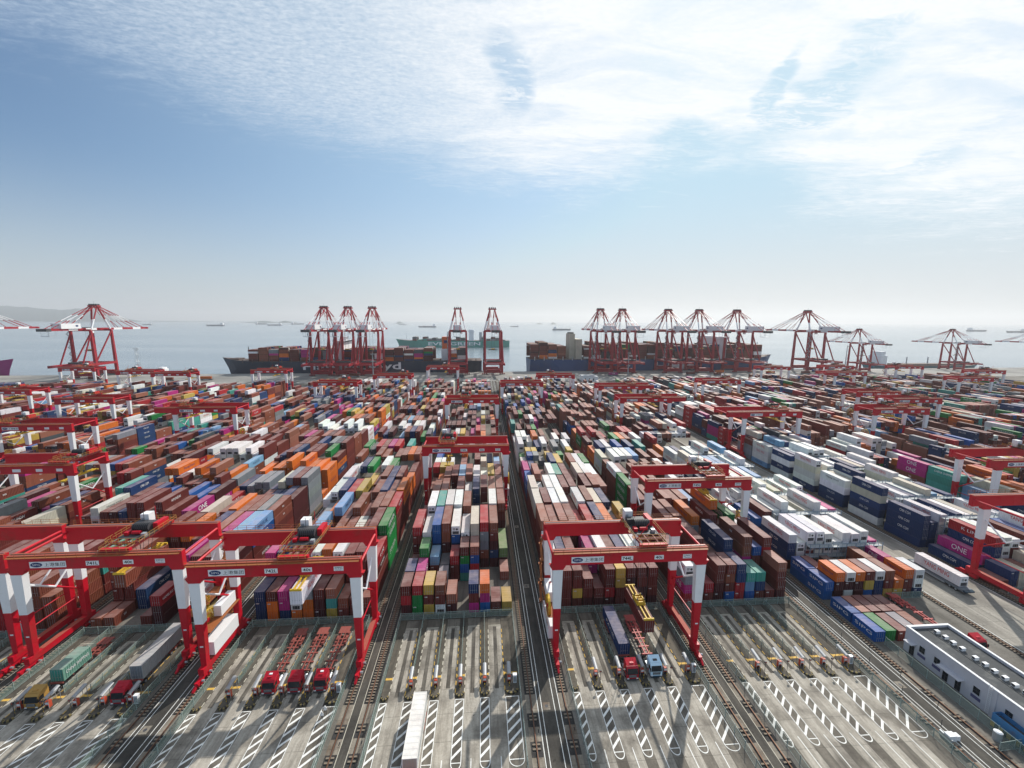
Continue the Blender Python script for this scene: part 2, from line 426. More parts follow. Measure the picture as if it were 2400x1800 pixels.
# ------------------------------------------------------------------ layout
RL = {741: -94.7, 742: -57.0, 743: -22.1, 744: 15.55, 745: 50.6, 746: 88.3, 747: 141.0, 748: 182.7, 749: 220.3, 750: 262.0, 751: 299.7, 752: 341.3, 753: 378.9,
      754: 420.6, 755: 458.2, 756: 499.9, 757: 537.6, 740: -129.7, 739: -167.4, 738: -219.5, 737: -256.5, 736: -294.0, 735: -336.0, 734: -373.5, 733: -411.0, 732: -450.0,
      731: -488.0, 730: -526.0, 729: -564.0, 728: -602.0}
GAUGE = 31.1
def quay_y(x): return 598.0 + 0.038 * x
Y0, PITCH, CP = 96.3, 6.45, 2.8
COLR = {'m': ((0.150, 0.026, 0.020), 'maroon'), 'b': ((0.225, 0.064, 0.036), 'rust brown'), 'd': ((0.070, 0.012, 0.014), 'dark maroon'), 's': ((0.32, 0.115, 0.075), 'salmon brown'),
        'n': ((0.012, 0.040, 0.130), 'navy blue'), 'u': ((0.010, 0.095, 0.34), 'bright blue'), 'l': ((0.19, 0.38, 0.60), 'light blue'), 'w': ((0.80, 0.80, 0.78), 'white'),
        'c': ((0.62, 0.58, 0.46), 'cream'), 'g': ((0.23, 0.25, 0.27), 'grey'), 'k': ((0.065, 0.08, 0.095), 'charcoal grey'), 'o': ((0.64, 0.145, 0.015), 'orange'),
        'p': ((0.46, 0.020, 0.20), 'magenta'), 'e': ((0.010, 0.21, 0.045), 'green'), 'v': ((0.16, 0.27, 0.10), 'olive green'), 'y': ((0.54, 0.37, 0.07), 'yellow'),
        't': ((0.055, 0.33, 0.27), 'teal'), 'r': ((0.40, 0.018, 0.025), 'red')}
PAL = 'm' * 24 + 'b' * 15 + 'd' * 6 + 's' * 10 + 'r' * 3 + 'n' * 12 + 'u' * 4 + 'l' * 2 + 'w' * 13 + 'c' * 3 + 'g' * 4 + 'k' * 3 + 'o' * 8 + 'p' * 4 + 'e' * 4 + 'y' * 3 + 't' * 3 + 'r' * 3
# stacks read off the photograph: block -> list of (y of near end, length in feet, ten columns bottom-to-top)
SPEC = {
 743: [(96.4, 20, 'drm eer ymy wmb ds - pmn upo m y'), (102.9, 20, 'mmn ddp d mg - - - - - -'), (109.3, 20, 'mm mmme mml gk mmr tuem mrus - - s'),
       (115.7, 40, 'mmdmr mmmw dnnuu mmdbb mnnuw mdmw ddmcc dbggr dndmb dv'), (128.6, 40, 'mmm mmmmw mmmmt mmdww mdmmw mdmdb mnn ddm mdmmw dmdmb'),
       (141.5, 40, 'mm mmmmb mmmmb mm mmmmm mmmw mnnnn mmmmm mmmms mmmmb'), (154.4, 40, 'mmb mmoo mmmmb mmmmm mmmml mmmms mmmmw mmmw mmmmy mmmmb'),
       (167.3, 20, 'mdmmr dmmyy mmmyy mmmm mmmms mmmw mmmm mmgg mmmm mmmnn'), (173.7, 20, 'mmmww mmmww mmmww mmmm mmmmm mmmw mmmm mmmmc mmm mmmnl')],
 742: [(96.4, 20, 'nnn oom npp oww oog ddm yts mb mm mb'), (102.9, 40, 'mnmpp mmmnn mmmmm mmmm mmmww mmmoo mmmww mmmmm mmmmm mmmr'),
       (115.8, 40, 'mmt mmg mmmul mmm mmmb mmmb mmmw mmmm mmmmm eeeee'), (128.7, 40, 'mmm mmmg mmmo mmmml mmmm mmmbb mmmm mmdmb mmmnb mmmmr'),
       (141.5, 40, 'mmmw mmmww mmmnn mmmmr mmmyy mmmm mmmmb mmmnn mmmmm mmmoo'), (154.4, 40, 'mmww mmwww mnnn mmmr yyyy mbbb mmmmb mnnnn dmmmm mmoo'),
       (167.3, 40, 'mmww mmmw mmmwn eeeee mmmm mmmww eeeee mmmm mmmbb mmmm'), (180.2, 40, 'mmmmb mmmb mmmbo mmmbb mmmmb mmmgn mmmbb mmmmb mmmmo mmmmb')],
 744: [(96.4, 20, 'tdmm mmmm mymm dmm dm drmm mmyy mmdm mdmm dmmm'), (102.9, 40, 'mmmw mnnn mmnm - mmpp mmww mmmm mnnn mmww mmww'), (115.8, 40, 'mmmms mmmms mmmms mmmmb mmmr mmmmr mmmmn mmmmo mmmg mmmyy'),
       (128.7, 40, 'mmmcc mmmmm mmmww mmmww mmmm mmmmw mmmmb mmmcc mmmnn mmm'), (141.5, 40, 'mmmcc mmww mmmww mmmww mmmmm mmmmm mm mmmmm mmmmb mmmbs'),
       (154.4, 40, 'mnuu mmmms mmmb mmmww mmmmt mmmmm mmmb mmmcc mmmww mmmmw'), (167.3, 40, 'mmpp mmnn mmww mmnk mmmnn mmmyy mmmb mmmbb mmmww mmeee'),
       (180.2, 20, 'mmmw mmmuu mmmgg mmgg mmmyy mmmb mmmee mmmww mmmm mmmmm'), (186.7, 20, 'mmee mmmyy mmmyy mmnn mmmyy mm mmyy mmyy mmmyy mmmm')],
 745: [(96.4, 20, 'rpgw mgw mr ddmm umbm rrnn ult mnt m dmms'), (102.9, 40, 'mmmm mmm mmmmm mmm mmm nnnnn mm dmpbb mmmu ddmrm'), (115.8, 40, 'mmmm mmmmm mmmmb mmmm mmmgo mmm mmmmm mmmm mmmee mmmw'),
       (128.7, 40, 'mmmmm mmmmb mmmm mmmmb mmmmb mmmmb mmmll mmmms mmmm mmmb'), (141.5, 40, 'eeeee mmmm mmmb mmmms mmmmb mmmm mmmm mmmmw mmmm mmww'),
       (154.4, 40, 'mmmmw mmmmm mmmg mmmmb mmmo mmmmb mmm mmmmb mmmb mmmmw'), (167.3, 20, 'mmmmb mmmmo mmmg mmmw mmmbb mmmww mmmbb mmmb mmmbw mmmoo'),
       (173.8, 40, 'mmwwc mmmnn mmmmw mmmww mmmmw mmmll mmmww mmmmb mmmmt mmmmb'), (186.7, 40, 'mmoo mmmnn mmmww mmmw mmmuu mmmmw mmmmn mmmmb mmmet mmmw')],
 746: [(80.4, 20, 'u e m g b - - - - -'), (86.9, 20, 'u s m m m - - - - -'), (95.0, 20, 'uu ddo wdw ddo uym nnw ymb yo mmo nww'), (101.3, 20, 'uu mm m dd y e dmb mm mdp mm')],
 741: [(96.4, 20, 'b b - - m ddr - - ddw y'), (102.9, 40, 'mmmbb mmmbb nn - - dd ddwgp dddmm ddmgm mmmd'), (115.8, 40, 'mmmm mmmmm mmmmb mmmmo mmmm mmmnn mmmms mmmpp mmmml mmmul'),
       (128.7, 40, 'mmmpp mmmw mmmcc mmmm mmmmb mmmmo mmmmb mmmmb mmmgg mmmbb')],
 747: [(96.4, 20, 'm nn cc mb mwc mm mc mm ms mm'), (102.9, 40, 'n np nnnr nwww mmmw mmw mmmm mmmu mmwww mmm')],
}
def reefer_bay(seed):
    r = random.Random(seed); out = []
    for i in range(10):
        h = r.choice([3, 4, 4, 5]); out.append(''.join(r.choice('wwwwwwcnnl') for _ in range(h)))
    return ' '.join(out)
SPEC[746] += [(109.0 + 14.9 * k, 40, ['mnnw mww mmww mwww wwww www wwww mwww wwww mmp', 'nnu wwwm wwww wwwww wwnw wwc wwwc wwwww wwww mmmp', None, None, None, None][k] or reefer_bay(40 + k)) for k in range(6)]
SPEC[747] += [(117.9 + 14.9 * k, 40, ['nnnn nnn wwww nnw wwnn wwww wccc www mww mwww', None, None, None, None, None][k] or reefer_bay(80 + k)) for k in range(6)]
REEF_END = {746: 109.0 + 14.9 * 6, 747: 117.9 + 14.9 * 6}

JR = random.Random(3)
boxes = []   # every container of the yard
def put(block, y, L, c, tier, z, hh, colr, row):
    x0 = RL[block] + 1.6 + c * CP
    boxes.append(dict(b=block, x=x0 + JR.uniform(-.05, .05), y=y + (JR.uniform(-.14, .14) if JR.random() < .8 else JR.uniform(-.2, .25)), L=12.19 if L == 40 else 6.06, c=c, t=tier, z=z, h=hh, col=colr, row=row, ft=L))
rng = random.Random(11)
for block in sorted(RL):
    row = 0; y = Y0 + .1
    for (yy, L, cols) in SPEC.get(block, []):
        for c, s in enumerate(cols.split()):
            z = 0.05
            if s == '-': continue
            for t, ch in enumerate(s):
                hh = 2.59 if (L == 20 or rng.random() < 0.35) else 2.9
                put(block, yy, L, c, t, z, hh, ch, row); z += hh
        row += 1; y = yy + (12.9 if L == 40 else PITCH)
    yend = quay_y(RL[block] + 15) - 157
    side = RL[block] + (0 if RL[block] > 0 else GAUGE)
    prevpal = 'm'
    while y < yend - 12.9:
        L = 40 if rng.random() < 0.82 else 20
        step = 12.9 if L == 40 else PITCH
        if abs(RL[block] + 15) > 1.42 * (y + 13) + 30: y += step; row += 1; continue
        basec = rng.choice([3.2, 4, 4.4, 4.6, 4.8]) if rng.random() > 0.07 else 1.5
        run = rng.choice('mmmmmmbbbbdssswwwwnnnogur')
        grp = rng.random() < 0.5
        for c in range(10):
            h = int(max(0, min(5, round(basec + rng.gauss(0, 0.6)))))
            z = 0.05; hh = 2.59 if (L == 20 or rng.random() < 0.3) else 2.9
            ch = run if grp and rng.random() < 0.8 else rng.choice(PAL)
            for t in range(h):
                if rng.random() > 0.45: ch = run if grp and rng.random() < 0.6 else rng.choice(PAL)
                put(block, y, L, c, t, z, hh, ch, row); z += hh
        y += step; row += 1

# visible face area of each container as the camera sees it, to choose the 300 that show largest
H = {}
for q in boxes:
    for k in range(int((q['y']) // 3.2), int((q['y'] + q['L'] - 0.3) // 3.2) + 1):
        key = (q['b'], q['c'], k); H[key] = max(H.get(key, 0), q['z'] + q['h'])
CAM = Vector((0, 0, 73))
def visible(q):
    sgn = 1 if q['x'] < 0 else -1
    kk = range(int(q['y'] // 3.2), int((q['y'] + q['L'] - 0.3) // 3.2) + 1)
    kf = int(q['y'] // 3.2) - 1
    top = q['z'] + q['h']; mid = q['z'] + q['h'] * .5
    own = max(H[(q['b'], q['c'], k)] for k in kk)
    a_top = 1 if top >= own - .1 else 0
    f = H.get((q['b'], q['c'], kf), 0)
    a_fr = 1 if f < mid else 0
    s_ = max(H.get((q['b'], q['c'] + sgn, k), 0) for k in kk)
    lim = mid
    a_sd = 1 if s_ < lim else 0
    if q['c'] + sgn in (-1, 10): a_sd = 1
    p = Vector((q['x'] + 1.22, q['y'] + q['L'] / 2, q['z'] + q['h'] / 2)); d = p - CAM; D = d.length; d = d / D
    area = a_top * 2.44 * q['L'] * abs(d.z) + a_fr * 2.44 * q['h'] * abs(d.y) + a_sd * q['L'] * q['h'] * abs(d.x)
    # outside the picture
    v = Vector((d.dot(right), d.dot(down), d.dot(fwd)))
    u, w_ = 1200 + 980 * v.x / v.z, 900 + 980 * v.y / v.z
    off = (u < -60 or u > 2460 or w_ > 1860)
    return (0 if off else area / (D * D)), a_top, a_fr, a_sd, off
for q in boxes: q['vis'], q['at'], q['af'], q['as'], q['off'] = visible(q)
order = sorted(boxes, key=lambda q: -q['vis'])
NEAR = order[:300]
REST = [q for q in order[300:] if not (q['at'] == 0 and q['af'] == 0 and q['as'] == 0 and q['y'] > 130)]

# ---- container meshes (shared)
def container_mesh(L, h):
    mb = MB(); W = 2.44; m = PAINT
    # corner posts and rails
    for x in (0, W - .16):
        for y in (0, L - .16): mb.box((x, y, 0), (x + .16, y + .16, h), m)
    for x in (0.0, W - .11):
        mb.box((x, .16, 0), (x + .11, L - .16, .16), m); mb.box((x, .16, h - .11), (x + .11, L - .16, h), m)
    for y in (0.0, L - .11):
        mb.box((.16, y, 0), (W - .16, y + .11, .14), m); mb.box((.16, y, h - .12), (W - .16, y + .11, h), m)
    # ribbed long walls
    n = int(L / 0.46)
    for x, o in ((0.02, .045), (W - .02, -.045)):
        vs = []; fs = []
        y = .16; st = (L - .32) / n; i = 0
        ys = []
        for k in range(n):
            ys += [(y + st * k, 0), (y + st * (k + .30), 0), (y + st * (k + .45), 1), (y + st * (k + .85), 1)]
        ys.append((L - .16, 0))
        for yy, dd in ys: vs += [(x + o * dd, yy, .16), (x + o * dd, yy, h - .11)]
        fs = [(2 * i, 2 * i + 2, 2 * i + 3, 2 * i + 1) for i in range(len(ys) - 1)]
        mb.add(vs, fs, m)
    # roof with shallow cross ribs
    n = int(L / 1.0); vs = []; ys = []
    for k in range(n):
        st = (L - .22) / n; y = .11 + st * k
        ys += [(y, 0), (y + st * .42, 0), (y + st * .5, 1), (y + st * .92, 1)]
    ys.append((L - .11, 0))
    for yy, dd in ys: vs += [(.11, yy, h - .045 + .025 * dd), (W - .11, yy, h - .045 + .025 * dd)]
    mb.add(vs, [(2 * i, 2 * i + 1, 2 * i + 3, 2 * i + 2) for i in range(len(ys) - 1)], m)
    # blank end wall, ribbed, at the far end (y = L)
    vs = []; n = 8; xs = []
    for k in range(n):
        st = (W - .32) / n; x = .16 + st * k
        xs += [(x, 0), (x + st * .35, 0), (x + st * .5, 1), (x + st * .9, 1)]
    xs.append((W - .16, 0))
    for xx, dd in xs: vs += [(xx, L - .03 - .045 * dd, .14), (xx, L - .03 - .045 * dd, h - .12)]
    mb.add(vs, [(2 * i, 2 * i + 1, 2 * i + 3, 2 * i + 2) for i in range(len(xs) - 1)], m)
    mb.box((.11, .06, .05), (W - .11, .07, h - .1), m)
    return mb.mesh('shipping_container')
def door_mesh(h):
    mb = MB(); mb.box((.02, -.02, .15), (1.05, .05, h - .14), PAINT)
    for z0 in (.30, .30 + (h - .6) / 3, .30 + 2 * (h - .6) / 3):
        mb.box((.07, -.035, z0), (1.0, -.02, z0 + .06), PAINT)
    for x in (.30, .78):
        mb.tube((x, -.06, .1), (x, -.06, h - .12), .022, GALV, 5); mb.box((x - .05, -.08, .85), (x + .18, -.05, .93), GALV)
    return mb.mesh('door')
def unit_mesh(h):
    mb = MB(); mb.box((.14, -.02, .15), (2.30, .05, h - .14), WHT)
    mb.box((.30, -.04, .18), (2.14, -.02, h * .40), DARK); mb.box((.42, -.035, h * .52), (1.1, -.02, h * .80), GALV); mb.tube((1.6, -.02, h * .64), (1.6, -.05, h * .64), .32, DARK, 12)
    return mb.mesh('cooling_unit')
CM = {(L, h): container_mesh(l, h) for L, l in ((20, 6.06), (40, 12.19)) for h in (2.59, 2.9)}
DM = {h: door_mesh(h) for h in (2.59, 2.9)}
UM = {h: unit_mesh(h) for h in (2.59, 2.9)}
BRAND = {'p': ('ONE', INKW, .34, .62), 'e': ('EVERGREEN', INKW, .62, .50), 'o': ('Hapag-Lloyd', INKB, .50, .42), 'w': ('YANG MING', INKR, .52, .46), 'n': ('CMA CGM', INKW, .30, .34),
         'l': ('MAERSK', INKB, .46, .45), 'y': ('MSC', INK, .14, .5), 'u': ('COSCO', INKW, .40, .42), 'r': ('K LINE', INKW, .34, .40), 't': ('CHINA SHIPPING', INKW, .62, .32), 'b': ('tex', INKW, .10, .26)}
def shade(ch, r):
    c = COLR[ch][0]; k = r.uniform(0.82, 1.18)
    return [min(1, v * k * r.uniform(.94, 1.06)) for v in c]
def make_container(L, h, ch, loc, label, door=True, side=None, group=None, rz=0, rngl=random, text=None, flip=False):
    Lm = 12.19 if L == 40 else 6.06
    root = link('shipping_container', CM[(L, h)], None, loc, rz)
    colr = (*shade(ch, rngl), 1); root.color = colr
    tag(root, label, 'container', group)
    if ch in 'w' and rngl.random() < .75:
        link('cooling_unit', UM[h], root)
    elif door:
        d1 = link('door', DM[h], root, (.17, .0, 0)); d1.color = colr
        d2 = link('door', DM[h], root, (2.27, .0, 0)); d2.scale = (-1, 1, 1); d2.color = colr
    br = text or BRAND.get(ch)
    if br and side:
        s_, m_, fw, fh = br
        wd = Lm * fw
        if L == 20: wd = Lm * min(.8, fw * 1.35)
        x = 2.44 + .015 if side == '+x' else -.015
        letter(s_, root, side, (x, Lm * .5, h * .56), wd, h * fh * .9, m_)
    return root
ORD = ['first', 'second', 'third', 'fourth', 'fifth', 'sixth', 'seventh', 'eighth', 'ninth', 'tenth', 'eleventh', 'twelfth', 'thirteenth', 'fourteenth', 'fifteenth', 'sixteenth', 'seventeenth', 'eighteenth', 'nineteenth', 'twentieth', 'twenty-first', 'twenty-second', 'twenty-third', 'twenty-fourth', 'twenty-fifth', 'twenty-sixth', 'twenty-seventh', 'twenty-eighth', 'twenty-ninth', 'thirtieth', 'thirty-first']
TIER = ['bottom', 'second', 'third', 'fourth', 'fifth', 'sixth']
BNAME = {739: 'second block left of 741L', 740: 'block left of crane 741L', 741: 'crane 741L block', 742: 'crane 742L block', 743: 'crane 743L block', 744: 'crane 744L block', 745: 'crane 745L block',
         746: 'block behind white building', 747: 'block right of truck road', 748: 'second block right of truck road', 749: 'third block right of truck road'}
rn = random.Random(5)
for q in NEAR:
    bn = BNAME.get(q['b'], 'block %s' % q['b'])
    lab = '%s %s-foot container, %s tier, column %s, row %s, %s' % (COLR[q['col']][1], q['ft'], TIER[q['t']], ORD[q['c']], ORD[q['row']] if q['row'] < 20 else 'far', bn)
    side = '+x' if q['x'] < 0 else '-x'
    txt = None
    if q['b'] == 746 and q['col'] == 'u': txt = ('SIPG', INKW, .55, .34)
    if q['b'] == 747 and q['col'] == 'r': txt = ('K LINE', INKW, .40, .36)
    r_ = rn.random()
    if q['col'] == 'w' and r_ < .25 and not txt: txt = ('Hapag-Lloyd', INK, .5, .34)
    if q['col'] in 'mr' and q['b'] == 741 and q['y'] < 100: txt = ('HAMBURG SÜD', INKW, .7, .34)
    elif q['col'] == 'm' and r_ < .22: txt = ('HYUNDAI', INKW, .34, .34)
    q['o'] = make_container(q['ft'], q['h'], q['col'], (q['x'], q['y'], q['z']), lab, door=bool(q['af']), side=side if q['as'] else None, group='containers stacked in the yard', rngl=rn, text=txt)

# ---- all the rest of the containers, yard and ships, as one object
FARBOX = [(q['x'], q['y'], q['z'], q['x'] + 2.44, q['y'] + q['L'], q['z'] + q['h'], shade(q['col'], rn)) for q in REST]
FTXT = []
for q in REST:
    if q['as'] and q['y'] < 300 and q['col'] in BRAND and rn.random() < .8: FTXT.append(q)
print('containers', len(boxes), 'rest', len(REST), 'far text', len(FTXT))
# ------------------------------------------------------------------ ground, quay and sea
def qline(x, off=0.0): return quay_y(x) + off
XL, XR = -1400.0, 1500.0
g = MB()
g.add([(XL, 20, 0), (XR, 20, 0), (XR, qline(XR, -98), 0), (XL, qline(XL, -98), 0)], [(0, 1, 2, 3)], YARD)
struct('yard_ground', g)
g = MB()
g.add([(XL, qline(XL, -98), 0), (XR, qline(XR, -98), 0), (XR, qline(XR), 0), (XL, qline(XL), 0), (XL, qline(XL), -6), (XR, qline(XR), -6)], [(0, 1, 2, 3), (3, 2, 5, 4)], QUAY)
struct('quay', g)
g = MB()
for off, wd in ((-60, 1.2), (-31, .9), (-3, .9), (-47, .5), (-40, .4), (-72, .5), (-84, .5)):
    g.add([(XL, qline(XL, off), .006), (XR, qline(XR, off), .006), (XR, qline(XR, off + wd), .006), (XL, qline(XL, off + wd), .006)], [(0, 1, 2, 3)], ROADD)
for k in range(-60, 80):
    x = k * 17.0
    if k % 3: g.add([(x, qline(x, -94), .008), (x + 2.5, qline(x + 2.5, -94), .008), (x + 2.5, qline(x + 2.5, -76), .008), (x, qline(x, -76), .008)], [(0, 1, 2, 3)], TRACKOIL)
struct('quay_markings', g)
g = MB()
for k in range(0, 90):
    x = -620 + k * 15.0
    g.box((x, qline(x) - .1, .02), (x + 1.0, qline(x) + .25, -3.5), BLACK)
struct('quay_fenders', g)
g = MB()
# the sea: rings of quads out to the horizon
ys = [560, 640, 760, 1000, 1500, 2500, 5000, 9000, 15000, 26000]
for a, b in zip(ys[:-1], ys[1:]):
    g.add([(-2.2 * b - 3000, a, -5), (2.2 * b + 3000, a, -5), (2.2 * b + 3000, b, -5), (-2.2 * b - 3000, b, -5)], [(0, 1, 2, 3)], SEA)
g.v = []; g.f = []; g.mi = []
g.add([(-30000, 560, -5), (30000, 560, -5), (30000, 26000, -5), (-30000, 26000, -5)], [(0, 1, 2, 3)], SEA)
struct('sea', g)

NEARB = [739, 740, 741, 742, 743, 744, 745, 746, 747]
# roads and rails between the blocks
def rail_track(x, near, label, ym=72.0):
    t = thing('crane_rail', label, 'rail', (x, 0, 0), group='crane rails along the container blocks')
    ye = quay_y(x) - 92
    m = MB(); m.box((-.075, 30, .14), (.075, ye, .29), STEEL if not near else RUSTY); m.box((-.16, 30, .10), (.16, ye, .14), DARK); m.build('rail', t)
    if near:
        m = MB(); m.sheet(-1.05, 72, 1.05, 150, .012, BALLAST); m.sheet(-1.05, 150, 1.05, ye, .012, BALLAST)
        m.sheet(-1.05, 30, 1.05, 72, .012, SLAB); m.build('track_bed', t)
        b = MB(); b.sheet(-1.02, -1.7, 1.02, 1.0, .018, BALLAST); bm_ = b.mesh('ballast_pit')
        for y0 in (67.0, 61.6, 56.0, 50.5): link('ballast_pit', bm_, t, (0, y0, 0))
        s = MB(); s.box((-.68, -.14, 0), (-.14, .14, .17), SLEEP); s.box((.14, -.14, 0), (.68, .14, .17), SLEEP); s.box((-.2, -.1, 0), (.2, .1, .1), SLEEP)
        sm_ = s.mesh('sleeper')
        y = 72.4
        while y < 118: link('sleeper', sm_, t, (0, y, .015)); y += .66
        for y0 in (67.3, 66.6, 62.0, 61.2, 56.3, 50.8): link('sleeper', sm_, t, (0, y0, .015))
        s2 = MB(); 
        while y < 230: s2.box((-.68, y - .14, .015), (.68, y + .14, .15), SLEEP); y += .66
        s2.build('far_sleepers', t, kind='stuff')
        lid = MB(); lid.box((.45, 63.9, .015), (1.0, 65.0, .05), SLAB); lid.box((.62, 64.1, .05), (.8, 64.8, .056), BLACK); lid.build('drain_lid', t)
    return t
BL = sorted(RL)
for i, b in enumerate(BL):
    nr = b in NEARB
    for side, xx in (('left', RL[b]), ('right', RL[b] + GAUGE)):
        bn = {739: 'left of block 740'}.get(b, None)
        pos = '%s container block from the left edge of the yard' % ORD[i]
        if 741 <= b <= 745: pos = 'crane %dL container block' % b
        elif b == 746: pos = 'block by the white building'
        elif b == 747: pos = 'block right of the truck road'
        near_side = (side == 'left')
        rail_track(xx, nr, '%s crane rail of the %s' % (side, pos))
# strips between neighbouring blocks
for a, b in zip(BL[:-1], BL[1:]):
    x0, x1 = RL[a] + GAUGE, RL[b]
    gap = x1 - x0
    if gap > 30: continue
    ye = quay_y((x0 + x1) / 2) - 92
    m = MB(); wl = MB()
    if gap < 5:
        m.sheet(x0 + 1.12, 30, x1 - 1.12, ye, .02, ROADD if b % 2 else ISLAND)
        for xe in (x0 + 1.1, x1 - 1.1): wl.sheet(xe - .06, 30, xe + .06, ye, .03, CREAMP)
        struct('crane_walkway', m)
    elif gap < 9:
        m.sheet(x0 + 1.15, 30, x1 - 1.05, ye, .02, ROADD)
        for xe in (x0 + 1.2, x0 + 1.95, x1 - 2.15, x1 - 1.15): wl.sheet(xe - .06, 30, xe + .06, ye, .03, WHITEP)
        for yh in (69.3, 106, 140, 190):
            wl.sheet(x0 + 2.2, yh - .8, x0 + 3.6, yh + .8, .032, SLAB)
            wl.prism([(x0 + 2.9 + .32 * math.cos(t * math.pi / 6), yh + .32 * math.sin(t * math.pi / 6)) for t in range(12)], .034, .045, DARK)
        struct('service_road', m)
    else:
        m.sheet(x0 + 1.1, 30, x1 - 1.1, ye, .02, APRON)
        for xe in (x0 + 1.3, x1 - 1.3): wl.sheet(xe - .08, 30, xe + .08, ye, .03, WHITEP)
        struct('truck_road', m)
    wl.build('road_line', kind='structure')
    # slab/verge beside the outer side of rails
# verge strips inside each block between rail and stacks
m = MB()
for b in BL:
    for xx in (RL[b] + 1.1, RL[b] + GAUGE - 1.55):
        m.sheet(xx, 96, xx + .45, quay_y(xx) - 98, .01, ISLAND)
struct('stack_verge', m)

# ------------------------------------------------------------------ fences
PANEL = {}
def fence(x0, y0, x1, y1, label, h=1.8, pitch=3.0, group='green mesh fences in the exchange lanes'):
    d = Vector((x1 - x0, y1 - y0)); L = d.length; n = max(1, round(L / pitch)); st = L / n
    t = thing('mesh_fence', label, 'fence', (x0, y0, 0), math.atan2(d.y, d.x), group)
    key = (round(st, 3), h)
    if key not in PANEL:
        p = MB(); p.add([(.05, 0, .12), (st - .05, 0, .12), (st - .05, 0, h - .06), (.05, 0, h - .06)], [(0, 1, 2, 3)], MESHF)
        p.bar((.03, 0, h - .05), (st - .03, 0, h - .05), .05, POSTG); p.bar((.03, 0, .12), (st - .03, 0, .12), .04, POSTG)
        q = MB(); q.box((-.045, -.045, 0), (.045, .045, h + .12), POSTG)
        PANEL[key] = (p.mesh('fence_panel'), q.mesh('post'))
    pm, qm = PANEL[key]
    for i in range(n):
        link('fence_panel', pm, t, (i * st, 0, 0)); link('post', qm, t, (i * st, 0, 0))
    link('post', qm, t, (L, 0, 0))
    return t

# ------------------------------------------------------------------ exchange lanes in front of each block
LP = 4.92
def kiosk_mesh():
    body = MB(); body.box((-.34, -.30, 0), (.34, .32, 1.35), ORNG); body.box((-.27, -.33, .75), (.27, -.30, 1.2), WHT); body.box((-.3, -.36, .1), (.3, -.30, .5), BLACK)
    hood = MB()
    n = 8; vs = []
    for y, zz in ((-.55, 2.05), (2.1, 2.45)):
        for i in range(n + 1):
            t = math.pi * i / n; vs.append((.40 * math.cos(t), y, zz + .26 * math.sin(t)))
    hood.add(vs, [(i, i + 1, n + 2 + i, n + 1 + i) for i in range(n)], SILVER)
    hood.box((-.40, -.55, 2.0), (.40, -.51, 2.1), STEEL)
    for y in (-.4, 1.8):
        for x in (-.42, .42): hood.bar((x, y, 0), (x, y, 2.15), .06, GALV)
    bol = MB(); bol.tube((0, 0, 0), (0, 0, .9), .07, YELS, 8); bol.tube((0, 0, .3), (0, 0, .5), .074, BLACK, 8)
    return body.mesh('kiosk_body'), hood.mesh('hood'), bol.mesh('bollard')
KB, KH, KBO = kiosk_mesh()
NOSEY = mat('nose_worn_yellow', (.20, .155, .06), .8, var=.3, dirt_amt=.7)
nose = MB()
npts = [(-.93, .1)] + [(.93 * math.cos(math.pi + math.pi * i / 8), .95 * math.sin(math.pi + math.pi * i / 8)) for i in range(9)] + [(.93, .1)]
for i in range(8):
    a, b = npts[i + 1], npts[i + 2]
    mm = NOSEY if i % 2 else BLACK
    nose.add([(a[0], a[1], 0), (b[0], b[1], 0), (b[0], b[1], .62), (a[0], a[1], .62), (a[0] * .6, a[1] * .6, .66), (b[0] * .6, b[1] * .6, .66)], [(0, 1, 2, 3), (3, 2, 5, 4)], mm)
nose.add([(p[0] * .6, p[1] * .6, .62) for p in npts[1:10]], [tuple(range(9))], ISLAND)
NOSE = nose.mesh('kerb_nose')
pole = MB(); pole.tube((0, 0, 0), (0, 0, 2.6), .05, DARK, 6); pole.box((-.22, -.12, 2.5), (.22, .12, 2.85), DARK); pole.box((-.09, -.14, 2.58), (.09, -.12, 2.77), ORNG)
POLE = pole.mesh('signal_post')
cab = MB(); cab.box((-.38, -.3, 0), (.38, .3, 1.7), WHT); cab.box((-.42, -.34, 1.7), (.42, .34, 1.8), WHT); cab.box((-.3, -.31, .3), (.3, -.30, 1.5), GALV)
CABI = cab.mesh('cabinet')
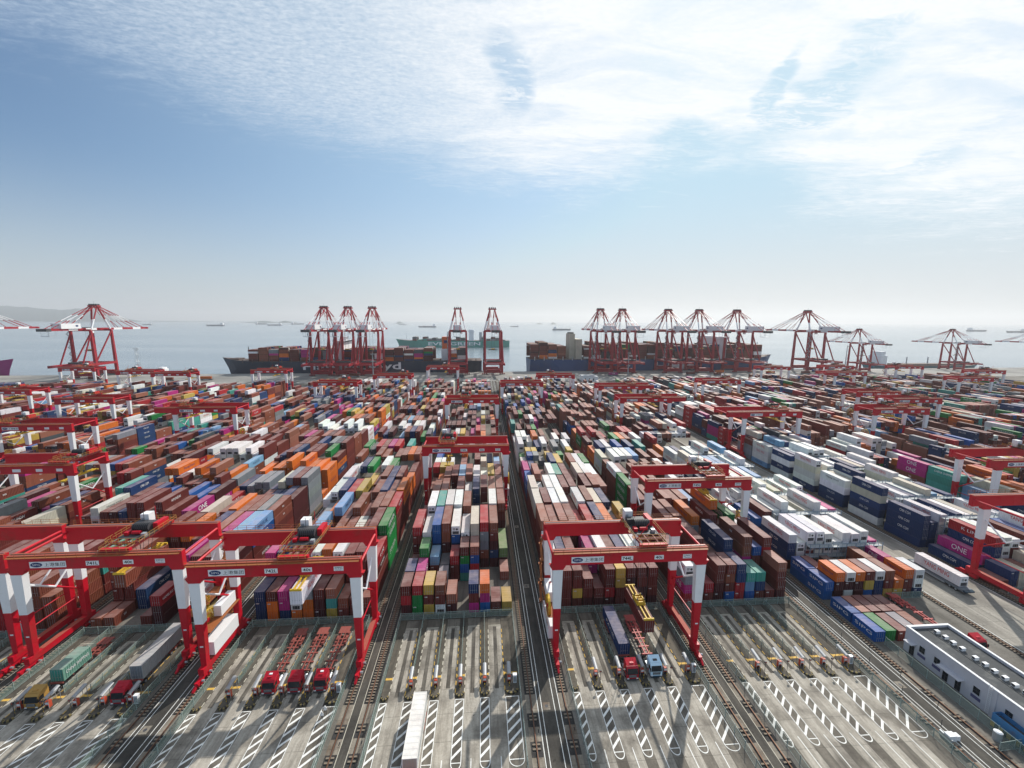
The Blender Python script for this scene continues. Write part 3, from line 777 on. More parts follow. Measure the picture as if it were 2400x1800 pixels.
for b in (739, 740, 741, 742, 743, 744, 745, 747):
    L = RL[b]
    fl, fr = L + 1.8, L + GAUGE - 1.9
    cr = '%dL' % b if 741 <= b <= 745 else ('far left' if b == 739 else 'outer left' if b == 740 else 'rightmost')
    g = MB(); g.sheet(fl, 30, fr, 96, .01, ISLAND if b not in () else YARD); struct('exchange_yard_floor', g)
    g = MB(); g.sheet(fl, 30, fr, 72, .016, HATCHG)
    lanes = MB(); marks = MB(); oil = MB()
    for k in range(5):
        xc = L + 5.0 + LP * k
        lanes.sheet(xc - 1.5, 71.9, xc + 1.5, 91.3, .024, LANE)
        lanes.sheet(xc - 1.5, 91.5, xc + 1.5, 94.2, .02, HATCHG)
        oil.sheet(xc - .42, 73 + k * .7 % 2, xc + .38, 91.0, .030, TRACKOIL)
        lanes.sheet(xc - 1.5, 30, xc + 1.5, 71.9, .024, LANE)
        marks.sheet(xc - 1.45, 91.3, xc + 1.45, 91.5, .09, CREAMP)
        for sx in (-1.56, 1.56):
            y = 73.2
            while y < 90.5: marks.sheet(xc + sx - .09, y, xc + sx + .09, y + 1.0, .164, CREAMP if sx < 0 else YELP); y += 1.75
    struct('hatch_ground', g); struct('truck_lane', lanes)
    oil.build('oil_stain', kind='structure')
    # hatched islands painted before the kiosks
    for k in range(6):
        xl = L + 5.0 + LP * (k - 1) + 1.62; xr = L + 5.0 + LP * k - 1.62
        if k == 0: xl = fl + .25
        if k == 5: xr = fr - .35
        ye = 59.9
        for xx in (xl, xr): marks.sheet(xx - .065, ye, xx + .065, 71.9, .036, WHITEP)
        marks.sheet(xl, 71.75, xr, 71.9, .036, WHITEP); marks.sheet(xl, ye - .07, xr, ye + .07, .037, WHITEP)
        rad = (xr - xl) / 2; xm = (xl + xr) / 2; n = 12
        for i in range(n):
            t0, t1 = math.pi + math.pi * i / n, math.pi + math.pi * (i + 1) / n
            ry = 1.15
            P = lambda t, r_: (xm + r_ * math.cos(t), ye + r_ * ry / rad * math.sin(t), .036)
            marks.add([P(t0, rad + .065), P(t1, rad + .065), P(t1, rad - .065), P(t0, rad - .065)], [(0, 1, 2, 3)], WHITEP)
        y = ye + .5
        wdt = xr - xl
        while y + wdt * .95 < 72.3:
            y2 = y + wdt * .95
            clip = min(1.0, (71.75 - y) / (y2 - y + .01))
            marks.add([(xl + .06, y, .037), (xl + .06 + (wdt - .12) * clip, y + (y2 - y) * clip, .037), (xl + .06 + (wdt - .12) * clip, min(71.75, y + (y2 - y) * clip + .55), .037), (xl + .06, y + .55, .037)], [(0, 1, 2, 3)], WHITEP)
            y += 1.95
        if 0 < k < 6:
            xc = L + 5.0 + LP * (k - .5) if k < 5 else L + 5 + LP * 4 + 1.62 + 1.0
            marks.sheet(xc - LP / 2, 40, xc - LP / 2 + .14, 60.5, .036, WHITEP)
    for k in range(6):
        xl = L + 5.0 + LP * (k - 1) + 1.5; xr = L + 5.0 + LP * k - 1.5
        if k == 0: xl = fl + .1
        if k == 5: xr = fr - .1
        marks.sheet(xl + .1, 77.0, xr - .1, 77.5, .165, YELP)
    struct('lane_markings', marks)
    for k in range(6):
        xl = L + 5.0 + LP * (k - 1) + 1.5; xr = L + 5.0 + LP * k - 1.5
        if k == 0: xl = fl + .1
        if k == 5: xr = fr - .1
        wh = '%s raised island counted from the left in the %s lanes' % (ORD[k], cr)
        isl = thing('traffic_island', wh, 'kerb island', ((xl + xr) / 2, 73.2, 0), group='kerb islands between exchange lanes')
        m = MB(); hw = (xr - xl) / 2 - .04; m.box((-hw, 0, .012), (hw, 21.0, .16), ISLAND); m.build('slab', isl)
        ns = link('kerb_nose', NOSE, isl, (0, .0, .0)); ns.scale = (min(1.4, hw / .95), 1, .55)
        if k == 0: continue
        xc = (xl + xr) / 2 if k < 5 else xl + 1.0
        ks = thing('lane_kiosk', 'orange kiosk with silver hood, %s from the left in the %s lanes' % (ORD[k - 1], cr), 'kiosk', (xc, 75.2, .16), group='orange check-in kiosks at lane heads')
        link('kiosk_body', KB, ks); link('hood', KH, ks); link('bollard', KBO, ks, (0, -1.1, 0))
        if b != 743: tag(link('signal_post', POLE, None, (xc + .55, 73.6, .16)), 'dark signal post beside the %s kiosk of the %s lanes' % (ORD[k - 1], cr), 'signal post', 'dark signal posts beside kiosks')
        if k < 5: fence(xc, 78.2, xc, 94.3, 'green mesh fence behind the %s kiosk of the %s lanes' % (ORD[k - 1], cr), h=1.7, pitch=2.7)
        else: tag(link('control_cabinet', CABI, None, (xc + 1.15, 75.0, .16)), 'pale control cabinet beside the last kiosk of the %s lanes' % cr, 'cabinet', 'pale cabinets beside the last kiosks')
    fence(fl, 94.5, fr, 94.5, 'mesh fence across the lane heads below the %s stacks' % cr, h=1.9)
    fence(fl, 44, fl, 94.4, 'long fence along the left edge of the %s lanes' % cr)
    fence(fr, 44, fr, 94.4, 'long fence along the right edge of the %s lanes' % cr)
fence(RL[746] + 20.3, 94.4, RL[746] + 29.2, 94.4, 'short fence right of the orange container row by the white building', h=1.9)
fence(91.6, 40, 91.6, 79.5, 'long dark green fence running past the white building', h=2.0)
fence(88.3, 55.6, 104, 56.6, 'green fence crossing at the bottom right corner of the yard', h=1.9)

# ------------------------------------------------------------------ rail mounted gantry cranes
XG = 15.55
MAROON = mat('trolley_beam', (.16, .015, .015), .6, var=.3)
OCHR = mat('trolley_railing', (.42, .22, .05), .6, var=.2)
def build_rmg(loc, label, cl=0.0, cr=0.0, tx=0.0, number=None, detail=True, spread_z=14.0, mirror=False, house=True, group='red and white yard gantry cranes'):
    t = thing('gantry_crane', label, 'gantry crane', loc, 0, group)
    GZ = 22.3
    x0, x1 = -XG - 1.2 - cl, XG + 1.2 + cr
    for sy, nm in ((-1, 'front_girder'), (1, 'rear_girder')):
        y = sy * 6.0; m = MB()
        m.box((x0, y - .55, GZ), (x1, y + .55, GZ + 3.1), RED)
        for i in range(1, 9): m.box((x0 + (x1 - x0) * i / 9 - .04, y - .57, GZ + .05), (x0 + (x1 - x0) * i / 9 + .04, y - .55, GZ + 3.05), RED)
        m.box((x0, y - .60, GZ + 3.1), (x1, y + .60, GZ + 3.16), REDLIT)
        for sx in (-1, 1):   # haunches over the legs
            xl = sx * XG
            m.prism([(xl - 1.75, GZ + .01), (xl - 1.15, GZ - 1.0), (xl + 1.15, GZ - 1.0), (xl + 1.75, GZ + .01)], y - .54, y + .54, RED, 'y')
        g_ = m.build(nm, t)
        m = MB(); m.box((x0 + .3, y - .06, GZ + 3.16), (x1 - .3, y + .06, GZ + 3.28), STEEL); m.build('rail', g_)
        # walkway outside, with railing
        yo = y + sy * .95
        m = MB(); m.box((x0 + .2, min(yo - .35, yo + .35), GZ + 2.9), (x1 - .2, max(yo - .35, yo + .35), GZ + 2.96), RAILY)
        ye = yo + sy * .33
        n = int((x1 - x0) / 1.9)
        for i in range(n + 1):
            xx = x0 + .25 + (x1 - x0 - .5) * i / n
            m.bar((xx, ye, GZ + 2.96), (xx, ye, GZ + 4.0), .05, RAILY)
        for zz in (3.5, 4.0): m.bar((x0 + .25, ye, GZ + zz), (x1 - .25, ye, GZ + zz), .055, RAILY)
        m.build('walkway', g_)
    for xe in (x0 + .25, x1 - .25):
        m = MB(); m.tube((xe, -5.4, GZ + 1.9), (xe, 5.4, GZ + 1.9), .28, RED, 10); m.build('end_tie', t)
    for sx in (-1, 1):
        xl = sx * XG
        for sy in (-1, 1):
            y = sy * 6.0
            m = MB()
            def leg(z0, z1, mm):
                def wd(z): return 1.05 + (2.15 - 1.05) * (z - 3.0) / 18.3
                vs = []
                for z in (z0, z1):
                    w_ = wd(z) / 2; d_ = .55 + .12 * (z - 3) / 18
                    yy = y - sy * .0
                    for ax, ay in ((-1, -1), (1, -1), (1, 1), (-1, 1)): vs.append((xl + ax * w_ , yy + ay * d_, z))
                m.add(vs, [(3, 2, 1, 0), (4, 5, 6, 7), (0, 1, 5, 4), (1, 2, 6, 5), (2, 3, 7, 6), (3, 0, 4, 7)], mm)
            leg(3.0, 12.4, RED); leg(12.4, 21.3, WHT)
            lg = m.build('leg', t)
            if sy < 0:
                m = MB(); m.box((xl - .32, y - .60, 7.2), (xl + .32, y - .575, 7.5), WHT); m.build('plate', lg)
        m = MB()
        m.box((xl - .55, -7.6, 1.75), (xl + .55, 7.6, 3.05), RED); m.box((xl - .56, -4.6, 3.05), (xl + .56, 4.6, 3.09), REDLIT)
        m.build('sill_beam', t)
        m = MB()
        m.tube((xl, -5.5, 18.4), (xl, 0.2, 14.2), .20, WHT, 8); m.tube((xl, 0.2, 14.2), (xl, 5.5, 10.2), .20, RED, 8)
        m.tube((xl, 5.5, 18.4), (xl, .2, 14.2), .20, WHT, 8)
        m.tube((xl - .3, -5.4, 8.6), (xl - .3, 5.4, 8.6), .12, RED, 6)
        m.build('brace', t)
        for yb in (-7.0, 7.0) if True else ():
            bg_ = MB()
            bg_.box((xl - .34, yb - 2.3, .95), (xl + .34, yb + 2.3, 1.45), RED); bg_.prism([(yb - 1.0, 1.45), (yb + 1.0, 1.45), (yb + .5, 1.8), (yb - .5, 1.8)], xl - .3, xl + .3, RED, 'x')
            for s2 in (-1.25, 1.25): bg_.box((xl - .42, yb + s2 - .85, .45), (xl + .42, yb + s2 + .85, 1.0), RED)
            bg_.prism([(yb + (2.3 if yb > 0 else -2.3), 1.3), (yb + (3.4 if yb > 0 else -3.4), .6), (yb + (3.4 if yb > 0 else -3.4), .35), (yb + (2.2 if yb > 0 else -2.2), .5)], xl - .2, xl + .2, RED, 'x')
            bo = bg_.build('bogie', t)
            if detail:
                w_ = MB()
                w_.tube((xl - .13, 0, 0), (xl + .13, 0, 0), .33, DARK, 12)
                wm2 = w_.mesh('wheel')
                for q_ in (-1.85, -.75, .75, 1.85): link('wheel', wm2, bo, (0, yb + q_, .62))
                mo = MB(); mo.tube((xl + .45, yb - 1.2, 1.15), (xl + .95, yb - 1.2, 1.15), .22, GALV, 8); mo.tube((xl + .45, yb + 1.2, 1.15), (xl + .95, yb + 1.2, 1.15), .22, GALV, 8); mo.build('drive_motor', bo)
    # power house, cable reel and stairs on one side
    sx = 1 if mirror else -1
    xh = sx * (XG + .25)
    m = MB(); m.box((xh - 1.15, -4.3, 3.5), (xh + 1.15, 4.3, 6.4), WHT); m.box((xh - 1.2, -4.35, 6.4), (xh + 1.2, 4.35, 6.5), WHT)
    m.box((xh - 1.17 if sx < 0 else xh + 1.15, -2.0, 4.0), (xh - 1.15 if sx < 0 else xh + 1.17, -1.0, 6.0), GALV); h_ = m.build('power_house', t) if house else None
    m = MB()
    if house: m.box((xh - .8, -.5, 9.6), (xh + .8, 4.8, 12.0), WHT)
    m.box((xh - 1.3, -5.2, 9.3), (xh + 1.3, 5.4, 9.42), RAILY)
    m.build('switch_house', t)
    m = MB()
    xo = xh + sx * 1.3
    for z in (9.42, 6.5):
        for i in range(7):
            yy = -5 + i * 1.7; m.bar((xo, yy, z), (xo, yy, z + 1.1), .05, RAILY)
        for zz in (.55, 1.1): m.bar((xo, -5, z + zz), (xo, 5.2, z + zz), .05, RAILY)
    # zigzag stair beside the rear leg
    ys_ = 5.2
    for i, z in enumerate(np.arange(3.1, 21.5, 2.65)):
        a, b_ = (ys_ + .4, ys_ + 3.0) if i % 2 else (ys_ + 3.0, ys_ + .4)
        m.bar((xo, a, z), (xo, b_, z + 2.65), .55, RAILY, .08)
        m.bar((xo + sx * .3, a, z + 1.0), (xo + sx * .3, b_, z + 3.6), .045, RAILY)
        m.box((xo - .4, min(b_, b_ + .4) - .3, z + 2.6), (xo + .4, max(b_, b_ + .4) + .3, z + 2.66), RAILY)
    m.build('stair', t)
    m = MB(); cx = xh + sx * .9 if mirror else xh - .9
    rr = 2.3; zc = 10.2; yc = -2.4
    m.tube((cx - .28, yc, zc), (cx + .28, yc, zc), .5, RED, 10)
    n = 20
    for i in range(n):
        a = 2 * math.pi * i / n; a2 = 2 * math.pi * (i + 1) / n
        for ox in (-.25, .25): m.bar((cx + ox * .4, yc + .4 * math.cos(a), zc + .4 * math.sin(a)), (cx + ox, yc + rr * math.cos(a), zc + rr * math.sin(a)), .06, YELS)
        m.bar((cx, yc + rr * math.cos(a), zc + rr * math.sin(a)), (cx, yc + rr * math.cos(a2), zc + rr * math.sin(a2)), .55, YELS, .07)
        m.bar((cx, yc + rr * .6 * math.cos(a), zc + rr * .6 * math.sin(a)), (cx, yc + rr * .6 * math.cos(a2), zc + rr * .6 * math.sin(a2)), .4, RAILY, .1)
    m.build('cable_reel', t)
    # trolley
    tz = GZ + 3.2
    tr = link('trolley', None, t, (tx, 0, tz)); 
    m = MB()
    for y in (-6, 6): m.box((-3.0, y - .35, .15), (3.0, y + .35, .75), RED)
    for x in (-2.6, -.6, 1.4, 2.8): m.box((x - .14, -5.7, .2), (x + .14, 5.7, .65), MAROON)
    for y in (-3.6, 3.4): m.box((-2.9, y - .14, .25), (2.9, y + .14, .7), MAROON)
    m.box((-3.0, -1.9, .65), (3.0, 5.6, .72), DARK)
    m.build('frame', tr)
    m = MB(); m.tube((-1.7, 1.2, 1.75), (1.7, 1.2, 1.75), .85, BLACK, 14)
    for i in range(9): m.tube((-1.6 + i * .4, 1.2, 1.75), (-1.45 + i * .4, 1.2, 1.75), .89, DARK, 14)
    m.build('winch_drum', tr)
    m = MB(); m.box((1.9, 1.6, .75), (2.9, 5.0, 2.3), RED); m.build('gearbox', tr)
    m = MB(); m.box((-2.7, 2.6, .75), (1.4, 4.0, 2.0), DARK); m.build('hoist_machinery', tr)
    m = MB(); m.box((-2.3, -.9, .75), (-1.5, .3, 1.5), RED); m.build('brake_housing', tr)
    m = MB(); m.tube((-.9, -.4, 1.2), (.8, -.4, 1.2), .4, RED, 10); m.build('hoist_motor', tr)
    m = MB(); m.box((1.5, -1.4, .75), (2.3, -.6, 1.4), GALV); m.build('control_box', tr)
    m = MB(); m.box((-2.7, 4.3, .75), (-.9, 6.1, 3.2), WHT); m.box((-2.6, 4.27, 1.0), (-1.9, 4.3, 2.4), GALV); m.build('cabin', tr)
    m = MB()
    def rail_loop(xa, ya, xb, yb, z):
        P = [(xa, ya), (xb, ya), (xb, yb), (xa, yb)]
        for i in range(4):
            a, b_ = P[i], P[(i + 1) % 4]; L_ = math.hypot(b_[0] - a[0], b_[1] - a[1]); k_ = max(1, int(L_ / 1.3))
            for j in range(k_):
                xx = a[0] + (b_[0] - a[0]) * j / k_; yy = a[1] + (b_[1] - a[1]) * j / k_; m.bar((xx, yy, z), (xx, yy, z + 1.1), .06, OCHR)
            for zz in (.55, 1.1): m.bar((a[0], a[1], z + zz), (b_[0], b_[1], z + zz), .06, OCHR)
    rail_loop(-3.4, -4.2, 3.4, 6.6, .72); rail_loop(-2.6, -6.6, 2.6, -4.4, .3)
    for y in (-3, -.5, 2, 4.5): m.box((-3.5, y - .5, .6), (-3.0, y + .5, .66), RAILY)
    m.bar((-2.8, -4, .8), (-.4, -4.4, 4.6), .12, RED); m.bar((.2, 5, .8), (.2, 5, 4.9), .10, RED); m.bar((-1.2, 3.4, .8), (-1.2, 3.4, 4.2), .08, DARK)
    m.build('railing', tr)
    # spreader on its ropes
    sp = link('spreader', None, t, (tx, 0, spread_z))
    m = MB(); top = tz - spread_z
    for x in (-1.1, 1.1):
        for y in (-1.6, -.8, .8, 1.6): m.bar((x * .7, y, 1.2), (x, y * 1.7, top), .05, DARK)
    m.build('ropes', sp)
    m = MB()
    for x in (-.45, .45): m.box((x - .13, -6.0, .12), (x + .13, 6.0, .5), YELS)
    for y in (-5.95, 5.95): m.box((-1.15, y - .15, .02), (1.15, y + .15, .45), YELS)
    m.box((-1.0, -1.6, .3), (1.0, 1.6, .7), YELS)
    m.build('frame', sp)
    m = MB()
    for y in (-1.3, -.4, .4, 1.3):
        m.box((-.9, y - .14, .7), (.9, y + .14, 1.1), YELS)
    for x in (-.8, .8): m.box((x - .1, -1.5, .9), (x + .1, 1.5, 1.3), YELS); m.tube((x, -.9, 1.3), (x + .12, -.9, 1.3), .38, DARK, 10); m.tube((x, .9, 1.3), (x + .12, .9, 1.3), .38, DARK, 10)
    m.build('head_block', sp)
    # name boards
    fy = -6.0 - .56
    def board(xc, wd_, hgt, zc_=GZ + 1.15):
        m = MB(); m.box((xc - wd_ / 2, fy - .05, zc_ - hgt / 2), (xc + wd_ / 2, fy - .003, zc_ + hgt / 2), WHT); return m.build('name_board', t)
    bx = -XG + 6.3; b1 = board(bx, 6.9, 1.35)
    m = MB()
    e_ = [(bx - 2.15 + 1.12 * math.cos(2 * math.pi * i / 20), GZ + 1.15 + .52 * math.sin(2 * math.pi * i / 20)) for i in range(20)]
    m.prism(e_, fy - .07, fy - .052, INKB, 'y'); m.build('emblem', b1)
    letter('SIPG', b1, '-y', (bx - 2.15, fy - .08, GZ + 1.15), 1.5, .42, INKW)
    letter('上港集团', b1, '-y', (bx + 1.3, fy - .06, GZ + 1.15), 3.9, .80, INK)
    if number:
        b2 = board(bx + 8.5, 2.5, 1.0); letter(number, b2, '-y', (bx + 8.5, fy - .06, GZ + 1.15), 2.15, .68, INK, bold=.02)
        b3 = board(bx + 15.4, 2.0, .95); letter('40t', b3, '-y', (bx + 15.4, fy - .06, GZ + 1.15), 1.55, .62, INK, bold=.02)
        b4 = board(bx + 21.6, 1.9, .95); letter('ZPMC', b4, '-y', (bx + 21.6, fy - .06, GZ + 1.3), 1.6, .42, INK); letter('上海振华重工', b4, '-y', (bx + 21.6, fy - .06, GZ + .86), 1.5, .2, INK)
    else:
        board(bx + 8.5, 2.5, 1.0); board(bx + 15.4, 2.0, .95); board(bx + 21.6, 1.9, .95)
    return t
def cen(b): return RL[b] + GAUGE / 2
build_rmg((cen(741), 91.6, 0), 'gantry crane 741L with grey and white box on its trolley, far left foreground', tx=3.5, number='741L', spread_z=20.3, mirror=True, house=False)
build_rmg((cen(740), 92.4, 0), 'gantry crane at left edge whose right legs touch those of crane 741L', tx=-11, spread_z=16.0)
build_rmg((cen(742), 86.5, 0), 'gantry crane 742L lifting a white container in the foreground', tx=3.4, number='742L', spread_z=18.45)
build_rmg((cen(743), 163.2, 0), 'gantry crane 743L straddling the middle block', tx=-7.2, number='743L', spread_z=17.0, mirror=True)
build_rmg((cen(744), 86.5, 0), 'gantry crane 744L lowering a maroon container over the red trailer', tx=5.0, number='744L', spread_z=8.2)
build_rmg((cen(745), 124.3, 0), 'gantry crane 745L holding an orange container', tx=5.3, number='745L', spread_z=18.0, mirror=True)
protos = {}
def far_rmg(key, loc, label, tx):
    cl, cr_ = key
    if key not in protos:
        protos[key] = build_rmg(loc, label, cl=cl, cr=cr_, tx=tx, detail=False, spread_z=19.0, mirror=cl > 0); return protos[key]
    c = copy_tree(protos[key]); c.location = loc; c['label'] = label
    for ch in c.children:
        if ch.name.startswith(('trolley', 'spreader')): ch.location.x = tx
    return c
FAR = [(742, 442.6, 0, 0, 'far gantry crane straight ahead of the central pair of quay cranes', 3), (741, 377, 0, 0, 'distant gantry crane in front of the large white ship lettering', 9),
       (740, 336.5, 0, 0, 'distant gantry crane in the third block left of the middle block', 5), (739, 241.5, 9, 0, 'gantry crane with left overhang, above the orange containers left of centre', -10),
       (739, 149, 0, 0, 'gantry crane at left edge with its trolley at the right end of the girders', 12), (738, 206, 0, 0, 'second gantry crane up along the left edge', -12),
       (738, 419, 0, 0, 'distant gantry crane before the bow of the long navy ship', 4), (736, 398, 0, 0, 'distant crane girder right of the grey mast at far left', 13), (735, 414, 0, 0, 'distant crane girder behind the grey mast at far left', -6),
       (737, 273, 0, 0, 'gantry crane standing in the left mid distance before the orange boxes', -3), (735, 306, 0, 0, 'gantry crane cut by the left edge in the middle distance', 0), (733, 441, 0, 0, 'gantry crane below the big quay crane at far left', 2),
       (744, 330, 0, 0, 'distant gantry crane right of the middle road', 6), (745, 374.5, 0, 0, 'distant gantry crane before the stern of the blue ship', -4), (743, 261.5, 0, 0, 'gantry crane in mid distance over the middle block', -4),
       (746, 311, 0, 9, 'farther of the paired cranes with right overhang behind crane 745L', 9), (746, 261, 0, 9, 'nearer of the paired cranes with right overhang behind crane 745L', 7),
       (748, 337, 0, 0, 'distant gantry crane before the bow of the blue ship', 9), (747, 217, 9, 0, 'gantry crane with left overhang over the truck road', 6), (750, 276, 0, 0, 'crane with white number boards right of centre behind the paired roofs', 4),
       (749, 221, 0, 0, 'nearest gantry crane in the third block right of the truck road', 0), (750, 250, 0, 0, 'gantry crane just behind the nearest one in the right half', 4), (754, 343, 0, 0, 'gantry crane near right edge in the distance', 8),
       (751, 433, 0, 0, 'far gantry crane under the tall quay crane at right', -2), (752, 385, 9, 0, 'far gantry crane below the smaller quay crane, with a left overhang', 4), (755, 436, 0, 0, 'far gantry crane between the two small quay cranes', -6),
       (753, 440, 0, 0, 'farthest crane girder below the smaller quay crane', 3), (756, 393, 0, 0, 'far gantry crane by the pale shed at right', 5), (747, 95.5, 3.5, 0, 'big gantry crane leg and girder cut by the right edge', 8), (748, 136, 3, 0, 'second gantry crane cut by the right edge, behind the big leg', 8)]
for b, y, cl, cr_, lab, tx in FAR: far_rmg((cl, cr_), (cen(b), y, 0), lab, tx)
# containers hanging under the spreaders
make_container(40, 2.9, 'w', (cen(742) + 3.4 - 1.22, 86.5 - 6.1, 18.45 - 2.88), 'white YANG MING container hanging from crane 742L', side='+x', text=('YANG MING', INKR, .55, .5), rngl=rn)
make_container(40, 2.9, 'm', (cen(744) + 5.0 - 1.22, 86.5 - 6.1, 8.2 - 2.88), 'maroon container hanging under the yellow spreader of crane 744L', rngl=rn)
make_container(40, 2.9, 'b', (cen(741) + 3.5 - 1.22, 91.6 - 6.1, 20.3 - 2.88), 'rust brown container hanging from crane 741L', rngl=rn, side='+x')
make_container(40, 2.9, 'o', (cen(745) + 5.3 - 1.22, 124.3 - 6.1, 18.0 - 2.88), 'orange Hapag-Lloyd container hanging from crane 745L', rngl=rn, side='-x')
# ------------------------------------------------------------------ trucks and trailers (nose towards -Y)
def paint_mat(name, c): return mat(name, c, 0.35, var=0.08, scale=0.8, dirt=(0.12, 0.09, 0.08), dirt_amt=0.15)
TRED = paint_mat('truck_red', (0.42, 0.008, 0.022)); TGOLD = paint_mat('truck_ochre', (0.42, 0.24, 0.06)); TBLUE = paint_mat('truck_pale_blue', (0.55, 0.74, 0.86)); TDARK = paint_mat('truck_dark_blue', (0.03, 0.06, 0.085))
wh = MB(); wh.tube((-.15, 0, 0), (.15, 0, 0), .5, BLACK, 14); wh.tube((-.16, 0, 0), (.16, 0, 0), .25, GALV, 10)
TWHEEL = wh.mesh('wheel')
def tractor(x, y, body, label, lower=None, sign=False):
    lower = lower or body
    t = thing('truck_tractor', label, 'truck', (x, y, .02), group='tractor units in the exchange lanes')
    m = MB(); m.box((-.42, .4, .75), (-.28, 5.9, 1.0), DARK); m.box((.28, .4, .75), (.42, 5.9, 1.0), DARK); m.box((-.45, 3.6, 1.0), (.45, 5.2, 1.12), DARK)
    m.box((-1.1, 2.6, .55), (-.6, 3.5, 1.1), GALV); m.tube((.85, 2.5, .8), (.85, 3.9, .8), .32, GALV, 10); m.build('chassis', t)
    # cab: side profile extruded across, then roof fairing
    prof = [(0.05, .55), (0.0, 1.55), (.28, 2.75), (.55, 3.05), (2.15, 3.12), (2.25, 3.0), (2.25, .75), (1.9, .75), (1.75, 1.05), (1.35, 1.15), (.95, 1.05), (.8, .7)]
    m = MB(); m.prism([(p[0], p[1]) for p in prof], -1.22, 1.22, body, 'x'); cb = m.build('cab', t)
    m = MB(); m.add([(-1.1, .7, 3.1), (1.1, .7, 3.1), (1.18, 2.2, 3.62), (-1.18, 2.2, 3.62), (-1.1, 1.0, 3.08), (1.1, 1.0, 3.08), (1.18, 2.25, 3.08), (-1.18, 2.25, 3.08)],
                    [(0, 1, 2, 3), (0, 3, 7, 4), (1, 5, 6, 2), (3, 2, 6, 7)], body)
    m.box((-.42, 1.0, 3.2), (.42, 1.45, 3.36), body if body is not TBLUE else DARK); m.build('roof_fairing', cb)
    m = MB(); m.add([(-1.12, -.012, 1.62), (1.12, -.012, 1.62), (1.05, .26, 2.70), (-1.05, .26, 2.70)], [(0, 1, 2, 3)], GLASS)
    m.add([(-1.12, -.03, 1.62), (1.12, -.03, 1.62), (1.12, -.03, 1.60), (-1.12, -.03, 1.60)], [(0, 1, 2, 3)], DARK); m.build('windshield', cb)
    for sx in (-1, 1):
        m = MB(); m.add([(sx * 1.226, .25, 1.65), (sx * 1.226, 1.25, 1.65), (sx * 1.226, 1.25, 2.5), (sx * 1.226, .45, 2.5)], [(0, 1, 2, 3)], GLASS); m.build('side_window', cb)
        m = MB(); m.box((sx * 1.3 - .06, -.1, 1.7), (sx * 1.3 + .06, .15, 2.4), BLACK); m.build('mirror', cb)
        m = MB(); m.box((sx * .95 - .2, -.06, .62), (sx * .95 + .2, .02, .82), INKW); m.build('headlight', cb)
    m = MB()
    m.box((-.8, -.03, .92), (.8, .02, 1.5), BLACK)
    for z in (1.0, 1.15, 1.3, 1.43): m.box((-.75, -.05, z), (.75, -.03, z + .05), GALV)
    m.build('grille', cb)
    m = MB(); m.box((-1.24, -.1, .38), (1.24, .25, .60), lower if lower is not body else DARK); m.build('bumper', cb)
    if sign: m = MB(); m.box((-.3, 1.5, 3.14), (.3, 2.0, 3.50), INKW); m.build('roof_box', cb)
    for yy in (1.3, 4.0, 5.3):
        for sx in (-1, 1): link('wheel', TWHEEL, t, (sx * 1.02, yy, .5))
    return t
def trailer(x, y, label, frame=CHRED, deck=True, L=12.2):
    t = thing('container_trailer', label, 'trailer', (x, y, .02), group='skeletal trailers in the exchange lanes')
    m = MB()
    for sx in (-.42, .42):
        m.box((sx - .09, 0, 1.05), (sx + .09, L, 1.38), frame)
    m.build('main_beam', t)
    a_ = MB(); a_.box((-1.2, -.13, 1.12), (1.2, .13, 1.36), frame); a_ = a_.mesh('cross_member'); b_ = MB(); b_.box((-.33, -.05, 1.15), (.33, .05, 1.3), frame); b_ = b_.mesh('cross_member')
    for yy in (0.1, 2.2, 4.6, 6.4, 8.3, L - .3): link('cross_member', a_, t, (0, yy, 0))
    for yy in (1.2, 3.3, 5.5, 7.4, 9.4, 10.6): link('cross_member', b_, t, (0, yy, 0))
    if deck:
        m = MB(); 
        for sx in (-.8, 0, .8): m.box((sx - .37, L - 2.2, 1.38), (sx + .37, L - .05, 1.42), frame)
        m.build('rear_deck', t)
    for yy in (8.0, 9.3, 10.6):
        for sx in (-1, 1):
            link('wheel', TWHEEL, t, (sx * .98, yy, .5))
            m = MB(); m.prism([(yy - .62, .75), (yy - .4, 1.10), (yy + .4, 1.10), (yy + .62, .75)], sx * .98 - .27, sx * .98 + .27, frame, 'x'); m.build('mudguard', t)
    m = MB(); m.box((-.8, 2.7, .3), (-.68, 2.82, 1.1), DARK); m.box((.68, 2.7, .3), (.8, 2.82, 1.1), DARK); m.build('landing_leg', t)
    return t
def lane(b, k): return RL[b] + 5.0 + LP * k
for k, lab in ((2, 'red truck tractor, left of the three red ones in the crane 742L lanes'), (3, 'red truck tractor, middle of the three in the crane 742L lanes'), (4, 'red truck tractor, right of the three in the crane 742L lanes')):
    tractor(lane(742, k), 74.9, TRED, lab, sign=k != 3)
    trailer(lane(742, k), 79.4, 'empty rust red skeletal trailer behind the %s red tractor of crane 742L' % ('left', 'middle', 'right')[k - 2], frame=CHRED)
tractor(lane(744, 2) - .05, 73.6, TRED, 'dark red truck tractor pulling the navy container under crane 744L')
trailer(lane(744, 2) - .05, 78.9, 'trailer under the navy container in the crane 744L lanes', deck=False)
make_container(40, 2.59, 'n', (lane(744, 2) - 1.27, 79.1, 1.42), 'navy container on the trailer under crane 744L', rngl=rn, side='-x', text=('PACIL', INKW, .5, .3))
tractor(lane(744, 3) + .2, 74.0, TBLUE, 'pale blue truck tractor with dark front under crane 744L', lower=TDARK)
trailer(lane(744, 3) + .2, 79.0, 'empty bright red skeletal trailer under the hanging maroon container', frame=mat('chassis_bright', (0.50, 0.10, 0.09), .5, var=.2))
tractor(lane(741, 1), 74.6, TGOLD, 'ochre yellow truck tractor with the short green container, lower left')
trailer(lane(741, 1), 79.4, 'trailer carrying the short green container, bare at its rear')
